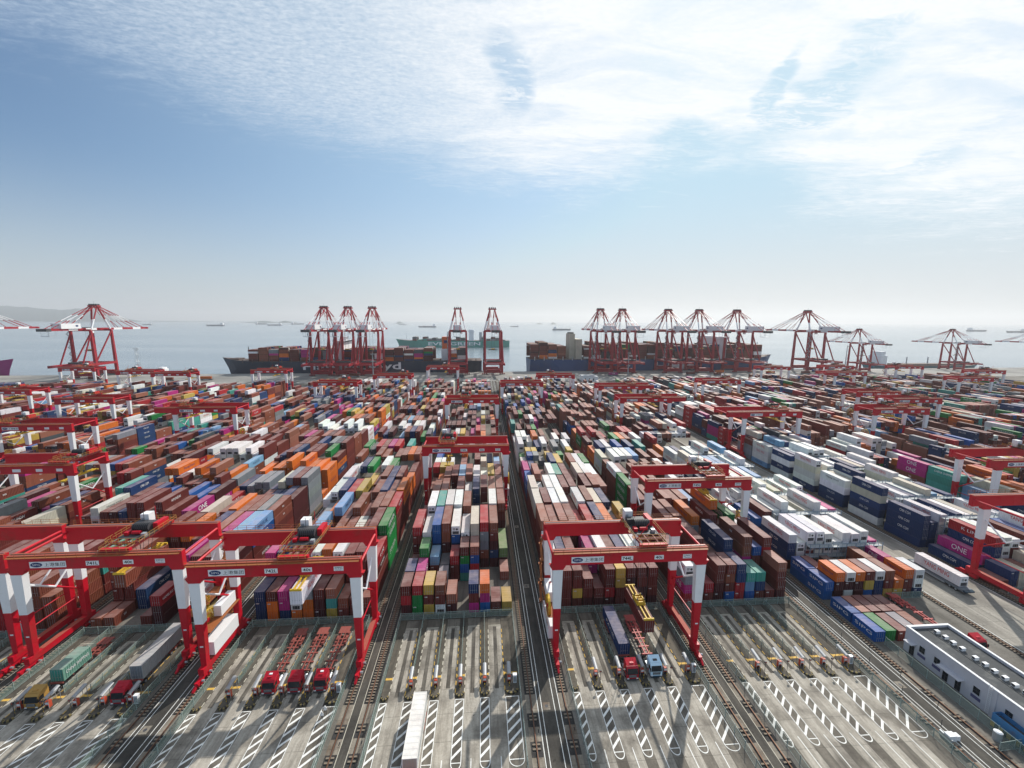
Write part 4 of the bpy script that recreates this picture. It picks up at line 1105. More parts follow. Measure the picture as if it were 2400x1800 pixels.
make_container(20, 2.59, 't', (lane(741, 1) - 1.22, 79.7, 1.42), 'short pale green container on trailer, lower left', rngl=rn, side='+x', text=('CHINA SHIPPING', INKW, .6, .3)).color = (.16, .33, .26, 1)
tractor(lane(741, 4) + .5, 74.5, TRED, 'dark red truck tractor hauling the long grey container, lower left')
trailer(lane(741, 4) + .5, 79.0, 'trailer under the long grey container, lower left', deck=False)
make_container(40, 2.9, 'g', (lane(741, 4) + .5 - 1.22, 79.3, 1.42), 'long grey container on trailer, lower left', rngl=rn).color = (.44, .45, .44, 1)
trailer(lane(743, 1) + .25, 57.6, 'trailer of the weathered white container leaving at the bottom', deck=False)
o = make_container(40, 2.59, 'c', (lane(743, 1) + .25 - 1.22, 57.8, 1.42), 'weathered white container leaving on a trailer at the bottom edge', rngl=rn); o.color = (.92, .91, .85, 1)
tractor(lane(743, 1) + .25, 52.6, TRED, 'truck tractor pulling the weathered white container, at bottom edge')
trailer(108.6, 83.0, 'bright red skeletal trailer parked behind the white building', frame=MATS['chassis_bright'])
tractor(110.6, 75.5, TRED, 'red truck behind the white building')
# people in pale overalls beside the right red tractor
def person(x, y, label, rz, shirt):
    me = bpy.data.meshes.new('person')
    V = [(0, 0, .95), (0, 0, 1.2), (0, 0, 1.42), (0, 0, 1.52), (0, -.02, 1.66), (.10, 0, .9), (.12, -.08, .5), (.12, -.05, .06), (-.10, 0, .9), (-.12, .10, .5), (-.12, .2, .08),
         (.2, 0, 1.4), (.26, -.05, 1.12), (.24, -.2, .92), (-.2, 0, 1.4), (-.27, .03, 1.12), (-.25, -.08, .9), (.12, -.18, .03), (-.12, .06, .05)]
    E_ = [(0, 1), (1, 2), (2, 3), (3, 4), (0, 5), (5, 6), (6, 7), (0, 8), (8, 9), (9, 10), (2, 11), (11, 12), (12, 13), (2, 14), (14, 15), (15, 16), (7, 17), (10, 18)]
    me.from_pydata(V, E_, []); o = bpy.data.objects.new('person', me); COL.objects.link(o)
    md = o.modifiers.new('s', 'SKIN'); 
    rad = [.15, .15, .15, .06, .11, .09, .065, .045, .09, .065, .045, .06, .05, .035, .06, .05, .035, .03, .03]
    for v, r_ in zip(me.skin_vertices[0].data, rad): v.radius = (r_, r_)
    me.skin_vertices[0].data[0].use_root = True
    o.modifiers.new('ss', 'SUBSURF').levels = 1
    dg = bpy.context.evaluated_depsgraph_get()
    me2 = bpy.data.meshes.new_from_object(o.evaluated_get(dg)); bpy.data.objects.remove(o)
    me2.materials.clear(); me2.materials.append(shirt); me2.materials.append(DARK); me2.materials.append(mat('skin', (.35, .2, .14), .6))
    for p in me2.polygons: p.material_index = 1 if p.center.z < .92 else (2 if 1.5 < p.center.z else 0)
    r = link('person', me2, None, (x, y, .03), rz); tag(r, label, 'person')
    h = MB(); h.tube((0, -.02, 1.70), (0, -.02, 1.80), .14, INKW, 10, .09); h.build('helmet', r)
person(-29.6, 70.3, 'worker in white top walking beside the fence, farther of two', 0.4, INKW)
person(-29.8, 69.2, 'worker in white top walking beside the fence, nearer of two', 0.2, WHT)

# ------------------------------------------------------------------ automated carriers
AGB = mat('carrier_grey', (0.16, 0.18, 0.20), .5, var=.2)
def carrier(x, y, label, rz=0, box=None, boxlabel='', L=40):
    t = thing('automated_carrier', label, 'carrier', (x, y, .02), rz, 'automated container carriers')
    m = MB(); m.box((-1.4, -7.2, .8), (1.4, 7.2, 1.45), AGB); m.box((-1.25, -5.9, 1.45), (1.25, 5.9, 1.62), DARK); m.build('deck', t)
    m = MB(); m.prism([(-7.2, .8), (-7.9, .9), (-7.9, 1.25), (-7.2, 1.45)], -1.3, 1.3, TDARK, 'x'); m.prism([(7.2, .8), (7.9, .9), (7.9, 1.25), (7.2, 1.45)], -1.3, 1.3, TDARK, 'x'); m.build('bumper', t)
    m = MB(); m.box((-1.42, -2.6, .5), (1.42, 2.6, .95), GALV); m.build('battery_case', t)
    for yy in (-5.4, -3.9, 3.9, 5.4):
        for sx in (-1, 1): link('wheel', TWHEEL, t, (sx * 1.1, yy, .5))
    if box:
        l = 6.1 if L == 40 else 3.03
        off = Matrix.Rotation(rz, 4, 'Z') @ Vector((-1.22, -l, 0))
        make_container(L, 2.9, box, (x + off.x, y + off.y, 1.66), boxlabel, rngl=rn, rz=rz, side='-x' if x > 0 else '+x', text=('YANG MING', INKR, .55, .5) if box == 'w' else None)
    return t
carrier(131.0, 102.0, 'dark carrier driving on the truck road at right', 0, 'w', 'white YANG MING container riding a carrier on the truck road')
ra = math.atan(0.038) + R(90)
AG = [(-462, -52, 'm', 'below the big left quay crane'), (-333, -60, 'o', 'left of the navy ship bow'), (-372, -66, 'b', 'on the apron at far left'), (-165, -44, 'b', 'by the triple quay cranes'), (-30, -62, 'k', 'before the central quay crane'), (176, -56, 'p', 'below the leftmost cranes of the blue ship'),
      (285, -58, 'm', 'below the middle cranes of the blue ship'), (322, -64, 'b', 'between the cranes of the blue ship'), (338, -40, 'o', 'under the middle crane of the blue ship'), (405, -55, 'r', 'under the right crane of the blue ship'), (455, -60, 'm', 'near the blue ship bow'), (492, -36, 'u', 'right of the blue ship bow'), (520, -30, 'g', 'beyond the last tall quay crane')]
for x, off, ch, wh_ in AG:
    carrier(x, quay_y(x) + off, 'carrier on the quay ' + wh_, ra, ch, '%s container on the quay carrier %s' % (COLR[ch][1], wh_))

# ------------------------------------------------------------------ white building at the lower right
LAV = mat('wall_lavender_white', (0.56, 0.55, 0.58), .8, var=.1, scale=.4, dirt=(.35, .34, .36), dirt_amt=.3, bump=.15, bscale=14)
ROOFD = mat('roof_bitumen', (0.075, 0.078, 0.08), .9, var=.35, scale=.5, dirt=(.16, .16, .15), dirt_amt=.7)
PURP = mat('purple_band', (0.10, 0.095, 0.20), .7, var=.15)
bx0, bx1, by0, by1, bh = 94.7, 104.7, 50.0, 78.2, 5.6
t = thing('service_building', 'white service building with dark flat roof and row of air conditioners', 'building', (0, 0, 0))
m = MB()
m.box((bx0, by0, 0), (bx0 + .3, by1, bh), LAV); m.box((bx1 - .3, by0, 0), (bx1, by1, bh), LAV); m.box((bx0 + .3, by1 - .3, 0), (bx1 - .3, by1, bh), LAV); m.box((bx0 + .3, by0, 0), (bx1 - .3, by0 + .3, bh), LAV)
m.box((bx0 - .18, 61.2, 0), (bx0 - .002, 61.9, bh), LAV)
wl = m.build('wall', t)
m = MB()
for a, b in (((bx0 - .1, by0 - .1), (bx0 + .38, by1 + .1)), ((bx1 - .38, by0 - .1), (bx1 + .1, by1 + .1)), ((bx0 + .39, by1 - .38), (bx1 - .39, by1 + .1)), ((bx0 + .39, by0 - .1), (bx1 - .39, by0 + .38))):
    m.box((a[0], a[1], bh), (b[0], b[1], bh + .16), WHT)
m.build('parapet_cap', t)
m = MB(); m.box((bx0 + .3, by0 + .3, bh - .65), (bx1 - .3, by1 - .3, bh - .5), ROOFD); m.box((98.9, by0 + .4, bh - .5), (99.05, by1 - .5, bh - .42), ROOFD); m.build('roof', t)
acm = MB(); acm.box((-.45, -.32, 0), (.45, .32, .6), WHT); acm.tube((-.51, 0, .38), (-.5, 0, .38), .28, DARK, 10); acm.box((-.45, -.36, -.12), (.45, .36, 0), GALV)
ACM = acm.mesh('air_conditioner')
for i in range(15):
    tag(link('air_conditioner', ACM, None, (99.9 + (i % 2) * .1, 76.3 - i * 1.62 - (.8 if i > 3 else 0), bh - .36)), '%s rooftop air conditioner from the far end of the white building' % ORD[i], 'air conditioner', 'air conditioners on the white building roof')
def wall_opening(y0, y1, z0, z1, nm, fm=GLASS):
    m = MB(); m.box((bx0 - .06, y0 - .08, z0 - .08), (bx0 - .01, y1 + .08, z1 + .08), LAV); o_ = m.build(nm, t)
    k = MB(); k.box((bx0 - .08, y0, z0), (bx0 - .062, y1, z1), fm); k.build('pane' if nm == 'window' else 'door_leaf', o_)
    f = MB(); f.box((bx0 - .1, (y0 + y1) / 2 - .03, z0), (bx0 - .08, (y0 + y1) / 2 + .03, z1), DARK); f.box((bx0 - .1, y0, (z0 + z1) / 2 - .03), (bx0 - .08, y1, (z0 + z1) / 2 + .03), DARK); f.build('frame', o_)
for y_ in (74.4, 71.4, 64.3, 59.3, 54.5):
    wall_opening(y_ - .55, y_ + .55, 2.2, 3.6, 'window')
    m = MB(); m.box((bx0 - .05, y_ - .8, 1.1), (bx0 - .004, y_ + .8, 1.75), PURP); m.build('painted_band', t)
for y_ in (76.4, 69.6, 67.3): wall_opening(y_ - .5, y_ + .5, .1, 2.4, 'door')
m = MB(); m.box((bx0 - .05, 55.0, 1.0), (bx0 - .004, 60.9, 1.7), PURP); m.build('painted_band', t)
for a, b in ((75.6, 77.4), (66.4, 70.6)):
    m = MB(); m.box((bx0 - 1.3, a, 2.9), (bx0, b, 3.1), LAV); m.build('canopy', t)
m = MB(); m.box((95.5, 51.5, 2.9), (98.6, 55.0, 3.1), LAV)
ld = MB()
for s_ in (61.0, 61.5): ld.bar((bx0 - .35, s_ + .9, .5), (bx0 - .35, s_ + .9, bh + .6), .05, WHT)
for i in range(14): ld.bar((bx0 - .35, 61.9, .6 + i * .4), (bx0 - .35, 62.4, .6 + i * .4), .04, WHT)
ld.build('ladder', t)
# blue open bin with striped barrier and machinery at the bottom right corner
t = thing('open_bin', 'blue open-topped bin on yellow and black stand at bottom right corner', 'bin', (93.6, 54.2, 0), R(0))
BLUEB = mat('bin_blue', (0.06, 0.22, 0.44), .6, var=.25, dirt=(.15, .10, .08), dirt_amt=.5)
m = MB(); m.box((-.9, 0, 1.0), (-.8, 6, 2.7), BLUEB); m.box((.8, 0, 1.0), (.9, 6, 2.7), BLUEB); m.box((-.8, 0, 1.0), (.8, .1, 2.7), BLUEB); m.box((-.8, 5.9, 1.0), (.8, 6, 2.7), BLUEB); m.box((-.8, .1, 1.0), (.8, 5.9, 1.9), DARK); m.build('body', t)
m = MB()
for i in range(10): m.box((-.95, i * .6, .1), (-.9, i * .6 + .6, 1.0), YELS if i % 2 else BLACK)
m.box((-.9, 0, .0), (.9, 6, 1.0), DARK); m.build('stand', t)
t = thing('tank_drum', 'grey upright drum by the rail at bottom right', 'drum', (90.6, 57.6, 0))
m = MB(); m.tube((0, 0, 0), (0, 0, 1.6), .62, GALV, 14); m.tube((0, 0, 1.6), (0, 0, 1.75), .62, WHT, 14, .4); m.build('shell', t)
t = thing('buffer_stop', 'rail buffer stop with pale boxes at bottom right', 'buffer', (82.3, 58.2, 0))
m = MB(); m.box((-.7, -.5, 0), (.7, .5, 1.1), WHT); m.box((-.8, -.9, 0), (-.5, 1.2, .8), GALV); m.box((.9, -.4, 0), (1.5, .4, .9), WHT); m.build('body', t)
pp = MB(); pp.tube((0, 0, 0), (0, 0, 1.5), .05, DARK, 6); PM_ = pp.mesh('marker_post')
for i in range(9): tag(link('marker_post', PM_, None, (83.3 + (i % 2) * 3.5, 60.5 + i * 3.6, 0)), '%s thin dark marker post along the rail left of the white building' % ORD[i], 'post', 'thin dark posts beside the rails')

# ------------------------------------------------------------------ reefer racks
def rack(b, y, label, c0=2, c1=10, lv=4):
    x0 = RL[b] + 1.6 + c0 * CP - .2; x1 = RL[b] + 1.6 + c1 * CP
    t = thing('reefer_rack', label, 'rack', (x0, y, 0), group='steel access racks between refrigerated stacks')
    W_ = x1 - x0
    m = MB(); n = c1 - c0
    for i in range(n + 1):
        for yy in (.05, 1.75): m.bar((W_ * i / n, yy, 0), (W_ * i / n, yy, lv * 2.9), .14, RACKB)
    m.build('post', t)
    for l in range(1, lv + 1):
        z = l * 2.9 - 1.0
        m = MB(); m.box((0, .06, z), (W_, 1.74, z + .06), GRATE)
        for yy in (.05, 1.75): m.bar((0, yy, z + .03), (W_, yy, z + .03), .16, RACKB)
        p = m.build('platform', t)
        m = MB()
        for zz in (.55, 1.1): m.bar((0, .05, z + zz), (W_, .05, z + zz), .05, RACKB)
        for i in range(2 * n + 1): m.bar((W_ * i / (2 * n), .05, z), (W_ * i / (2 * n), .05, z + 1.1), .05, RACKB)
        m.build('railing', p)
    m = MB()
    for l in range(lv):
        a, b_ = (W_ - .2, W_ - 3.2) if l % 2 else (W_ - 3.2, W_ - .2)
        z = l * 2.9 - 1.0 if l else 0; m.bar((a, .9, z), (b_, .9, (l + 1) * 2.9 - 1.0), .5, RACKB, .08)
    for l in range(lv - 1): m.bar((W_ * .1, .05, l * 2.9), (W_ * .3, .05, l * 2.9 + 2.9), .06, RACKB)
    m.build('stair', t)
for k in range(6):
    rack(746, 107.1 + 14.9 * k, 'steel rack %s from the front among the white refrigerated boxes' % ORD[k], lv=4 if k else 3)
    rack(747, 116.0 + 14.9 * k, 'steel rack %s from the front in the block right of the truck road' % ORD[k])

# ------------------------------------------------------------------ light masts
def mast(x, y, h, label):
    t = thing('light_mast', label, 'light mast', (x, y, 0), group='tall grey light masts')
    m = MB(); m.tube((0, 0, 0), (0, 0, h), .75, GALV, 8, .45); m.build('column', t)
    m = MB()
    for z in (h * .45, h * .72, h): m.box((-2.2, -1.6, z - .15), (2.2, 1.6, z), GALV)
    for i in range(-2, 3): m.bar((i * .9, -1.6, h), (i * .9, -1.6, h + 1.1), .12, GALV)
    m.bar((0, 0, h), (0, 0, h + 3.5), .15, GALV); m.build('platform', t)
    m = MB()
    for i in range(-2, 3): m.box((i * .85 - .3, -2.0, h - .9), (i * .85 + .3, -1.6, h - .3), DARK)
    m.build('floodlight', t)
def lattice_mast(x, y, h, label):
    t = thing('lattice_mast', label, 'lattice mast', (x, y, 0))
    m = MB(); s_ = 2.0
    for ax, ay in ((-1, -1), (1, -1), (1, 1), (-1, 1)): m.bar((ax * s_, ay * s_, 0), (ax * 1.1, ay * 1.1, h), .22, GALV)
    for k in range(8):
        z0, z1 = h * k / 8, h * (k + 1) / 8; w0, w1 = s_ - .9 * k / 8, s_ - .9 * (k + 1) / 8; q_ = 1 if k % 2 else -1
        for ay in (-1, 1): m.bar((-q_ * w0, ay * w0, z0), (q_ * w1, ay * w1, z1), .14, GALV)
    m.build('frame', t)
    m = MB(); m.box((-3, -3, h), (3, 3, h + .3), GALV); m.box((-2.6, -2.6, h * .45), (2.6, 2.6, h * .45 + .2), GALV)
    for i in range(-2, 3): m.bar((i * 1.4, -2.8, h + .3), (i * 1.4, -2.8, h + 2), .14, GALV)
    m.build('platform', t)
lattice_mast(-435, quay_y(-435) - 22, 36, 'grey lattice mast on the quay right of the big left crane')
for x, y, h, lab in ((-136, 529, 31, 'grey light mast in front of the large white ship lettering'), (195, 545, 31, 'grey light mast between crane pairs before the blue ship'), (545, 590, 38, 'grey light mast among the cranes at right')): mast(x, y, h, lab)

# ------------------------------------------------------------------ ship-to-shore cranes
def build_sts(loc, label, tr=10.0):
    t = thing('quay_crane', label, 'quay crane', loc, math.atan(.038), 'red ship-to-shore cranes along the quay')
    S = 12.0; BZ = 58.5
    for nm, yy in (('landside', 0), ('waterside', 30)):
        for sx in (-1, 1):
            m = MB(); m.bar((sx * S, yy, 2.5), (sx * S * .97, yy, 17), 2.8, REDF, 2.6, 3.0, 2.8); m.bar((sx * S * .97, yy, 17), (sx * S * .93, yy, BZ), 2.9, REDF, 2.6, 2.3, 2.2); m.build('leg', t)
        m = MB(); m.box((-S - 1, yy - .9, 2.2), (S + 1, yy + .9, 5.4), REDF); m.box((-S + 3, yy - 1.6, 5.4), (S - 3, yy + 1.6, 7.2), REDF)
        for sx in (-1, 1):
            for k in range(3): m.box((sx * S - 3.6 + k * 2.6, yy - .55, .7), (sx * S - 1.6 + k * 2.6, yy + .55, 1.9), REDF)
        m.build('sill_beam', t)
        m = MB()
        for sx in (-1, 1):
            for k in range(6): m.tube((sx * S - 3.4 + k * 1.35, yy - .3, .5), (sx * S - 3.4 + k * 1.35, yy + .3, .5), .45, DARK, 8)
        m.build('wheels', t)
        m = MB(); m.box((-S * .93, yy - .8, BZ - 1.0), (S * .93, yy + .8, BZ + 1.4), REDF); m.box((-S * .95, yy - .6, 16.2), (S * .95, yy + .6, 18.2), REDF); m.build('cross_beam', t)
    for sx in (-1, 1):
        m = MB(); m.box((sx * S - 1.0, -33, 15.6), (sx * S + 1.0, 29.2, 18.4), REDF); m.build('portal_beam', t)
        m = MB(); m.tube((sx * S * .95, 29, BZ - 2), (sx * S * .97, 1, 19), .85, REDF, 8); m.tube((sx * S * .94, -.5, BZ - 4), (sx * S, -18, 18.5), .8, REDF, 8); m.build('diagonal', t)
    m = MB()
    for sx in (-1, 1):
        m.box((sx * S * 1.0 - .05, -33, 18.4), (sx * S + .05, 29, 18.5), REDF)
        for i in range(16): m.bar((sx * (S + .8), -32 + i * 4, 18.4), (sx * (S + .8), -32 + i * 4, 19.6), .1, GALV)
        m.bar((sx * (S + .8), -32, 19.6), (sx * (S + .8), 28, 19.6), .1, GALV)
    m.box((-S, -33, 16.6), (S, -31.4, 18.0), REDF); m.box((-S, -16, 16.6), (S, -14.6, 18.0), REDF)
    m.box((-9, -12, 18.5), (9, -7, 20.5), DARK); m.box((-5, -3, 18.5), (4, 2, 21.0), REDF)
    m.build('lower_platform', t)
    # main girders and boom with white bands
    for sx in (-1, 1):
        m = MB(); x = sx * 3.4
        segs = [(-46, -20, REDF), (-20, -8, WHT), (-8, 3, REDF), (3, 18, WHT), (18, 44, REDF), (44, 58, WHT), (58, 76, REDF), (76, 90, WHT), (90, 103, REDF)]
        for a, b, mm in segs: m.box((x - .7, a, BZ + .1), (x + .7, b, BZ + 2.7), mm)
        m.build('boom_girder', t)
    m = MB()
    for y in range(-44, 104, 7): m.box((-3.0, y - .3, BZ + .6), (3.0, y + .3, BZ + 1.6), REDF)
    m.box((-4.6, 101, BZ), (4.6, 104, BZ + 2.4), REDF); m.build('boom_tie', t)
    m = MB(); m.box((-5, -48, BZ - .4), (5, -42, BZ + 2.6), DARK); m.box((-4, -44, BZ - 6), (4, -36, BZ - 5.6), GALV)
    for x in (-4, 4):
        for y in (-44, -36): m.bar((x, y, BZ - 6), (x, y, BZ), .2, GALV)
    m.build('rear_platform', t)
    m = MB(); m.box((-5.2, -30, BZ + 2.4), (5.2, -5, BZ + 8.2), WHT); m.box((-5.3, -30.1, BZ + 8.2), (5.3, -4.9, BZ + 8.5), WHT)
    mh = m.build('machinery_house', t)
    m = MB(); e_ = [(-10 + 1.9 * math.cos(2 * math.pi * i / 16), BZ + 5.6 + 1.1 * math.sin(2 * math.pi * i / 16)) for i in range(16)]
    m.prism(e_, 5.22, 5.26, INKB, 'x'); m.prism(e_, -5.26, -5.22, INKB, 'x'); m.build('emblem', mh)
    # A-frame and stays
    AZ, AY = 88.5, 24.0
    for sx in (-1, 1):
        for yb, r_ in ((29.5, 1.0), (2.0, .8)):
            p0 = Vector((sx * S * .9, yb, BZ + 1.4)); p1 = Vector((sx * 3.2, AY, AZ)); pm = p0.lerp(p1, .42)
            m = MB(); m.tube(p0, pm, r_, WHT, 8); m.tube(pm, p1, r_, REDF, 8); m.build('a_frame_leg', t)
        for yb, w_ in ((-24, .6), (-41, .55), (48, .42), (62, .42), (86, .55), (96, .55)):
            p1 = Vector((sx * 3.4, yb, BZ + 2.2)); p0 = Vector((sx * 3.0, AY + (2 if yb > 0 else -2), AZ)); a = p0.lerp(p1, .33); b = p0.lerp(p1, .68)
            m = MB(); a = p0.lerp(p1, .42); b = p0.lerp(p1, .66); m.bar(p0, a, w_, REDF); m.bar(a, b, w_, WHT); m.bar(b, p1, w_, REDF); m.build('stay', t)
    m = MB(); m.box((-5.5, AY - 3, AZ - .8), (5.5, AY + 3, AZ + .8), REDF)
    for x in (-4, -1.3, 1.3, 4): m.box((x - .7, AY - 2.4, AZ + .8), (x + .7, AY + 2.4, AZ + 2.6), DARK)
    m.bar((0, AY, AZ + 1), (0, AY, AZ + 6), .2, GALV); m.build('apex', t)
    m = MB()
    for i in range(10):
        z = 18 + i * 4; a, b = (2.2, 6.2) if i % 2 else (6.2, 2.2)
        m.bar((-S - 1.6, a - 5, z), (-S - 1.6, b - 5, z + 4), 1.0, GALV, .25); m.box((-S - 2.3, min(a, b) - 6.2, z - .1), (-S - .9, max(a, b) - 4.2, z + .1), GALV)
    m.build('stair_tower', t)
    tr_ = MB(); tr_.box((-3.2, tr - 3.5, BZ + 2.2), (3.2, tr + 3.5, BZ + 3.6), DARK); tr_.box((3.4, tr - 2, BZ - 3.4), (6, tr + 1, BZ - .8), WHT)
    for x in (-2, 2):
        for y in (-1.2, 1.2): tr_.bar((x, tr + y, 34), (x, tr + y, BZ), .10, DARK)
    tr_.build('trolley', t)
    sp = MB(); sp.box((-6, tr - 1.2, 32.6), (6, tr + 1.2, 33.6), DARK); sp.box((-2.5, tr - 1, 33.6), (2.5, tr + 1, 35), YELS); sp.build('spreader', t)
    return t
STS = [(-.889, 'large quay crane standing alone at far left before the hills', 1), (-.375, 'left of the three grouped quay cranes', 1), (-.319, 'middle of the three grouped quay cranes', 1), (-.262, 'right of the three grouped quay cranes', 1),
       (-.0577, 'left of the two central quay cranes', 1), (.0265, 'right of the two central quay cranes', 1), (.2964, 'first quay crane from the left at the blue ship', 1), (.3524, 'second quay crane from the left at the blue ship', 1),
       (.4705, 'third quay crane from the left at the blue ship', 1), (.5515, 'fourth quay crane from the left at the blue ship', 1), (.6513, 'last quay crane at the blue ship bow', 1), (.842, 'tall quay crane right of the blue ship', 1),
       (.978, 'small quay crane just right of the tall one', .70), (1.24, 'small quay crane near the right edge', .70), (-1.16, 'quay crane beyond the left edge, only boom tip in view', 1), (1.50, 'small quay crane cut by the right edge', .70)]
first = None
for r_, lab, sc in STS:
    x = r_ * 567 / (1 - .038 * r_); loc = (x, quay_y(x) - 31, 0)
    if first is None: first = o = build_sts(loc, lab)
    else:
        o = copy_tree(first); o.location = loc; o['label'] = lab
    o.scale = (sc, sc, sc)

# ------------------------------------------------------------------ ships
HNAVY = mat('hull_navy', (0.018, 0.028, 0.055), .45, var=.15, scale=.05, dirt=(.05, .05, .07), dirt_amt=.4)
HBLUE = mat('hull_blue', (0.018, 0.055, 0.17), .45, var=.15, scale=.05, dirt=(.05, .06, .1), dirt_amt=.4)
HGREEN = mat('hull_green', (0.05, 0.28, 0.22), .5, var=.12, scale=.05)
HPURP = mat('hull_magenta', (0.26, 0.02, 0.16), .5, var=.12, scale=.05)
HTEAL = mat('hull_teal', (0.04, 0.13, 0.16), .5, var=.12, scale=.05)
BOOT = mat('boot_red', (0.20, 0.03, 0.03), .6, var=.2, scale=.05)
BEIGE = mat('tower_beige', (0.50, 0.46, 0.36), .6, var=.1, scale=.1)
DECK = mat('deck_brown', (0.10, 0.07, 0.06), .8, var=.3, scale=.1)
def hull(parent, L, Bm, D, m, bow=1, dr=0.0):
    """x along the ship, bow at +x when bow=1; water at z=0"""
    mb = MB(); N = 28; sec = []
    for i in range(N + 1):
        u = i / N; x = -L / 2 + L * u
        fw = min(1, (1 - u) / .16) ** .55 if u > .84 else 1; af = .82 + .18 * min(1, u / .08)
        top = Bm / 2 * fw * af; wl_ = Bm / 2 * (min(1, (1 - u) / .20) ** .9 if u > .80 else 1) * (.55 + .45 * min(1, u / .10))
        zt = D + (4.5 * ((u - .9) / .1) ** 1.3 if u > .9 else 0)
        rake = 9.0 * max(0, (u - .9) / .1)
        sec.append([(x, wl_, -2), (x, wl_, 0), (x + rake * .25, wl_ * .6 + top * .4, D * .45), (x + rake, top, zt), (x + rake, -top, zt), (x + rake * .25, -(wl_ * .6 + top * .4), D * .45), (x, -wl_, 0), (x, -wl_, -2)])
    vs = [(p[0] * bow, p[1], p[2]) for s in sec for p in s]; fs = []; fd = []; fb = []
    for i in range(N):
        for k in range(7):
            a = i * 8 + k
            q_ = (a, a + 8, a + 9, a + 1)
            (fd if k == 3 else fb if k in (0, 6) else fs).append(q_)
    fs += [tuple(range(8))]
    mb.add(vs, fs, m); o = len(mb.v)
    mb.add(vs, fd, DECK); mb.add(vs, fb, BOOT)
    return mb.build('hull', parent)
def ship_boxes(cx, cy, x0, x1, B, z, hs, seed, skip, pal=None, low=1.0):
    r = random.Random(seed); x = x0
    i = 0
    while x < x1 - 12.5:
        if any(a < x + 6 < b for a, b in skip): x += 2; continue
        hb = r.choice(hs)
        n = int(B // 2.5)
        for k in range(n):
            y = cy - n * 1.25 + k * 2.5
            h = max(1, hb + (r.choice([-1, 0, 0]) if k > 1 else 0))
            ch = None
            for t_ in range(h):
                if ch is None or r.random() < .55: ch = r.choice(pal or PAL)
                if 1 < k < n - 1 and t_ < h - 1: continue
                FARBOX.append((cx + x, y, z + t_ * 2.65, cx + x + 12.2, y + 2.42, z + t_ * 2.65 + 2.6, shade(ch, r)))
        x += 13.6 if r.random() < .8 else 15.5
        i += 1
SEAZ = -5.0
# navy ship with the white lettering
sx0, sx1 = -358, 3
cx = (sx0 + sx1) / 2; cy = quay_y(cx) + 3 + 24
t = thing('container_ship', 'long navy container ship with white lettering and orange funnel', 'container ship', (cx, cy, SEAZ), math.atan(.038) * 1.0)
hull(t, 352, 48, 20.5, HNAVY, -1)
m = MB(); m.box((-24, -22, 20.5), (-15, 22, 46), WHT); m.box((-26, -24.5, 46), (-13, 24.5, 49), WHT); m.box((-22, -8, 49), (-16, 8, 54), WHT); m.bar((-19, 0, 54), (-19, 0, 64), .6, WHT)
br = m.build('bridge', t)
m = MB(); m.box((-26.1, -23, 47), (-26.0, 23, 48.4), GLASS); m.box((-13.0, -23, 47), (-12.9, 23, 48.4), GLASS); m.build('bridge_window', br)
m = MB(); m.box((118, -11, 20.5), (130, 11, 37), WHT); m.build('engine_casing', t)
m = MB(); m.box((119, -9, 37), (129, 9, 54), mat('funnel_orange', (.60, .14, .04), .5)); fo = m.build('funnel', t)
m = MB(); m.box((121.5, -9.06, 45), (126.5, -9.0, 49.5), INKB); m.build('emblem', fo)
m = MB(); m.bar((-150, 0, 21), (-150, 0, 40), .7, DARK); m.bar((-150, -4, 34), (-150, 4, 34), .4, DARK); m.box((-172, -8, 21), (-160, 8, 24), DECK); m.build('fore_mast', t)
lt = letter('Hapag-Lloyd', t, '-y', (-4, -24.1, 12.6), 132, 13.0, INKW, bold=.02)
m = MB()
for i in range(26): m.box((-148 + i * 12.6, -24.05, 19.2), (-147 + i * 12.6, -23.6, 24.0), DECK)
m.build('lashing_bridge', t)
ship_boxes(cx, cy, -142, 160, 45, SEAZ + 21.0, [6, 7, 7, 7, 6], 31, [(-30, -10), (114, 133)], pal='m' * 20 + 'b' * 8 + 'd' * 7 + 'o' * 3 + 'w' * 4 + 'n' * 6 + 'k' * 4 + 'epg')
# blue ship on the right
sx0, sx1 = 67, 462
cx = (sx0 + sx1) / 2; cy = quay_y(cx) + 3 + 29.5
t = thing('container_ship', 'very long blue container ship with beige funnel tower, right of centre', 'container ship', (cx, cy, SEAZ), math.atan(.038))
hull(t, 390, 58, 21.5, HBLUE, 1)
m = MB(); m.box((96, -28, 21.5), (108, 28, 52), WHT); m.box((94, -29.5, 52), (110, 29.5, 55.5), WHT); m.bar((102, 0, 55.5), (102, 0, 66), .7, WHT); m.build('bridge', t)
m = MB(); m.box((-126, -20, 21.5), (-117, 16, 51), BEIGE); m.box((-134, -12, 21.5), (-126, 12, 59), BEIGE); m.box((-133, -8, 59), (-127, 8, 61), DARK); m.build('funnel_tower', t)
m = MB(); m.bar((178, 0, 22), (178, 0, 46), .8, GALV); m.bar((178, -4, 38), (178, 4, 38), .4, GALV); m.build('fore_mast', t)
letter('HMM', t, '-y', (25, -29.1, 11.5), 62, 11.5, INKW, bold=.03)
m = MB()
for i in range(26): m.box((-190 + i * 14, -29.06, 20.4), (-189 + i * 14, -28.6, 26.0), GALV)
m.build('lashing_bridge', t)
ship_boxes(cx, cy, -194, 168, 55, SEAZ + 22.5, [7, 8, 8, 9], 77, [(-140, -108), (92, 114)], pal='m' * 24 + 'd' * 8 + 'b' * 10 + 'o' * 2 + 'w' * 3 + 'e' + 'n' * 3 + 'k' * 2)
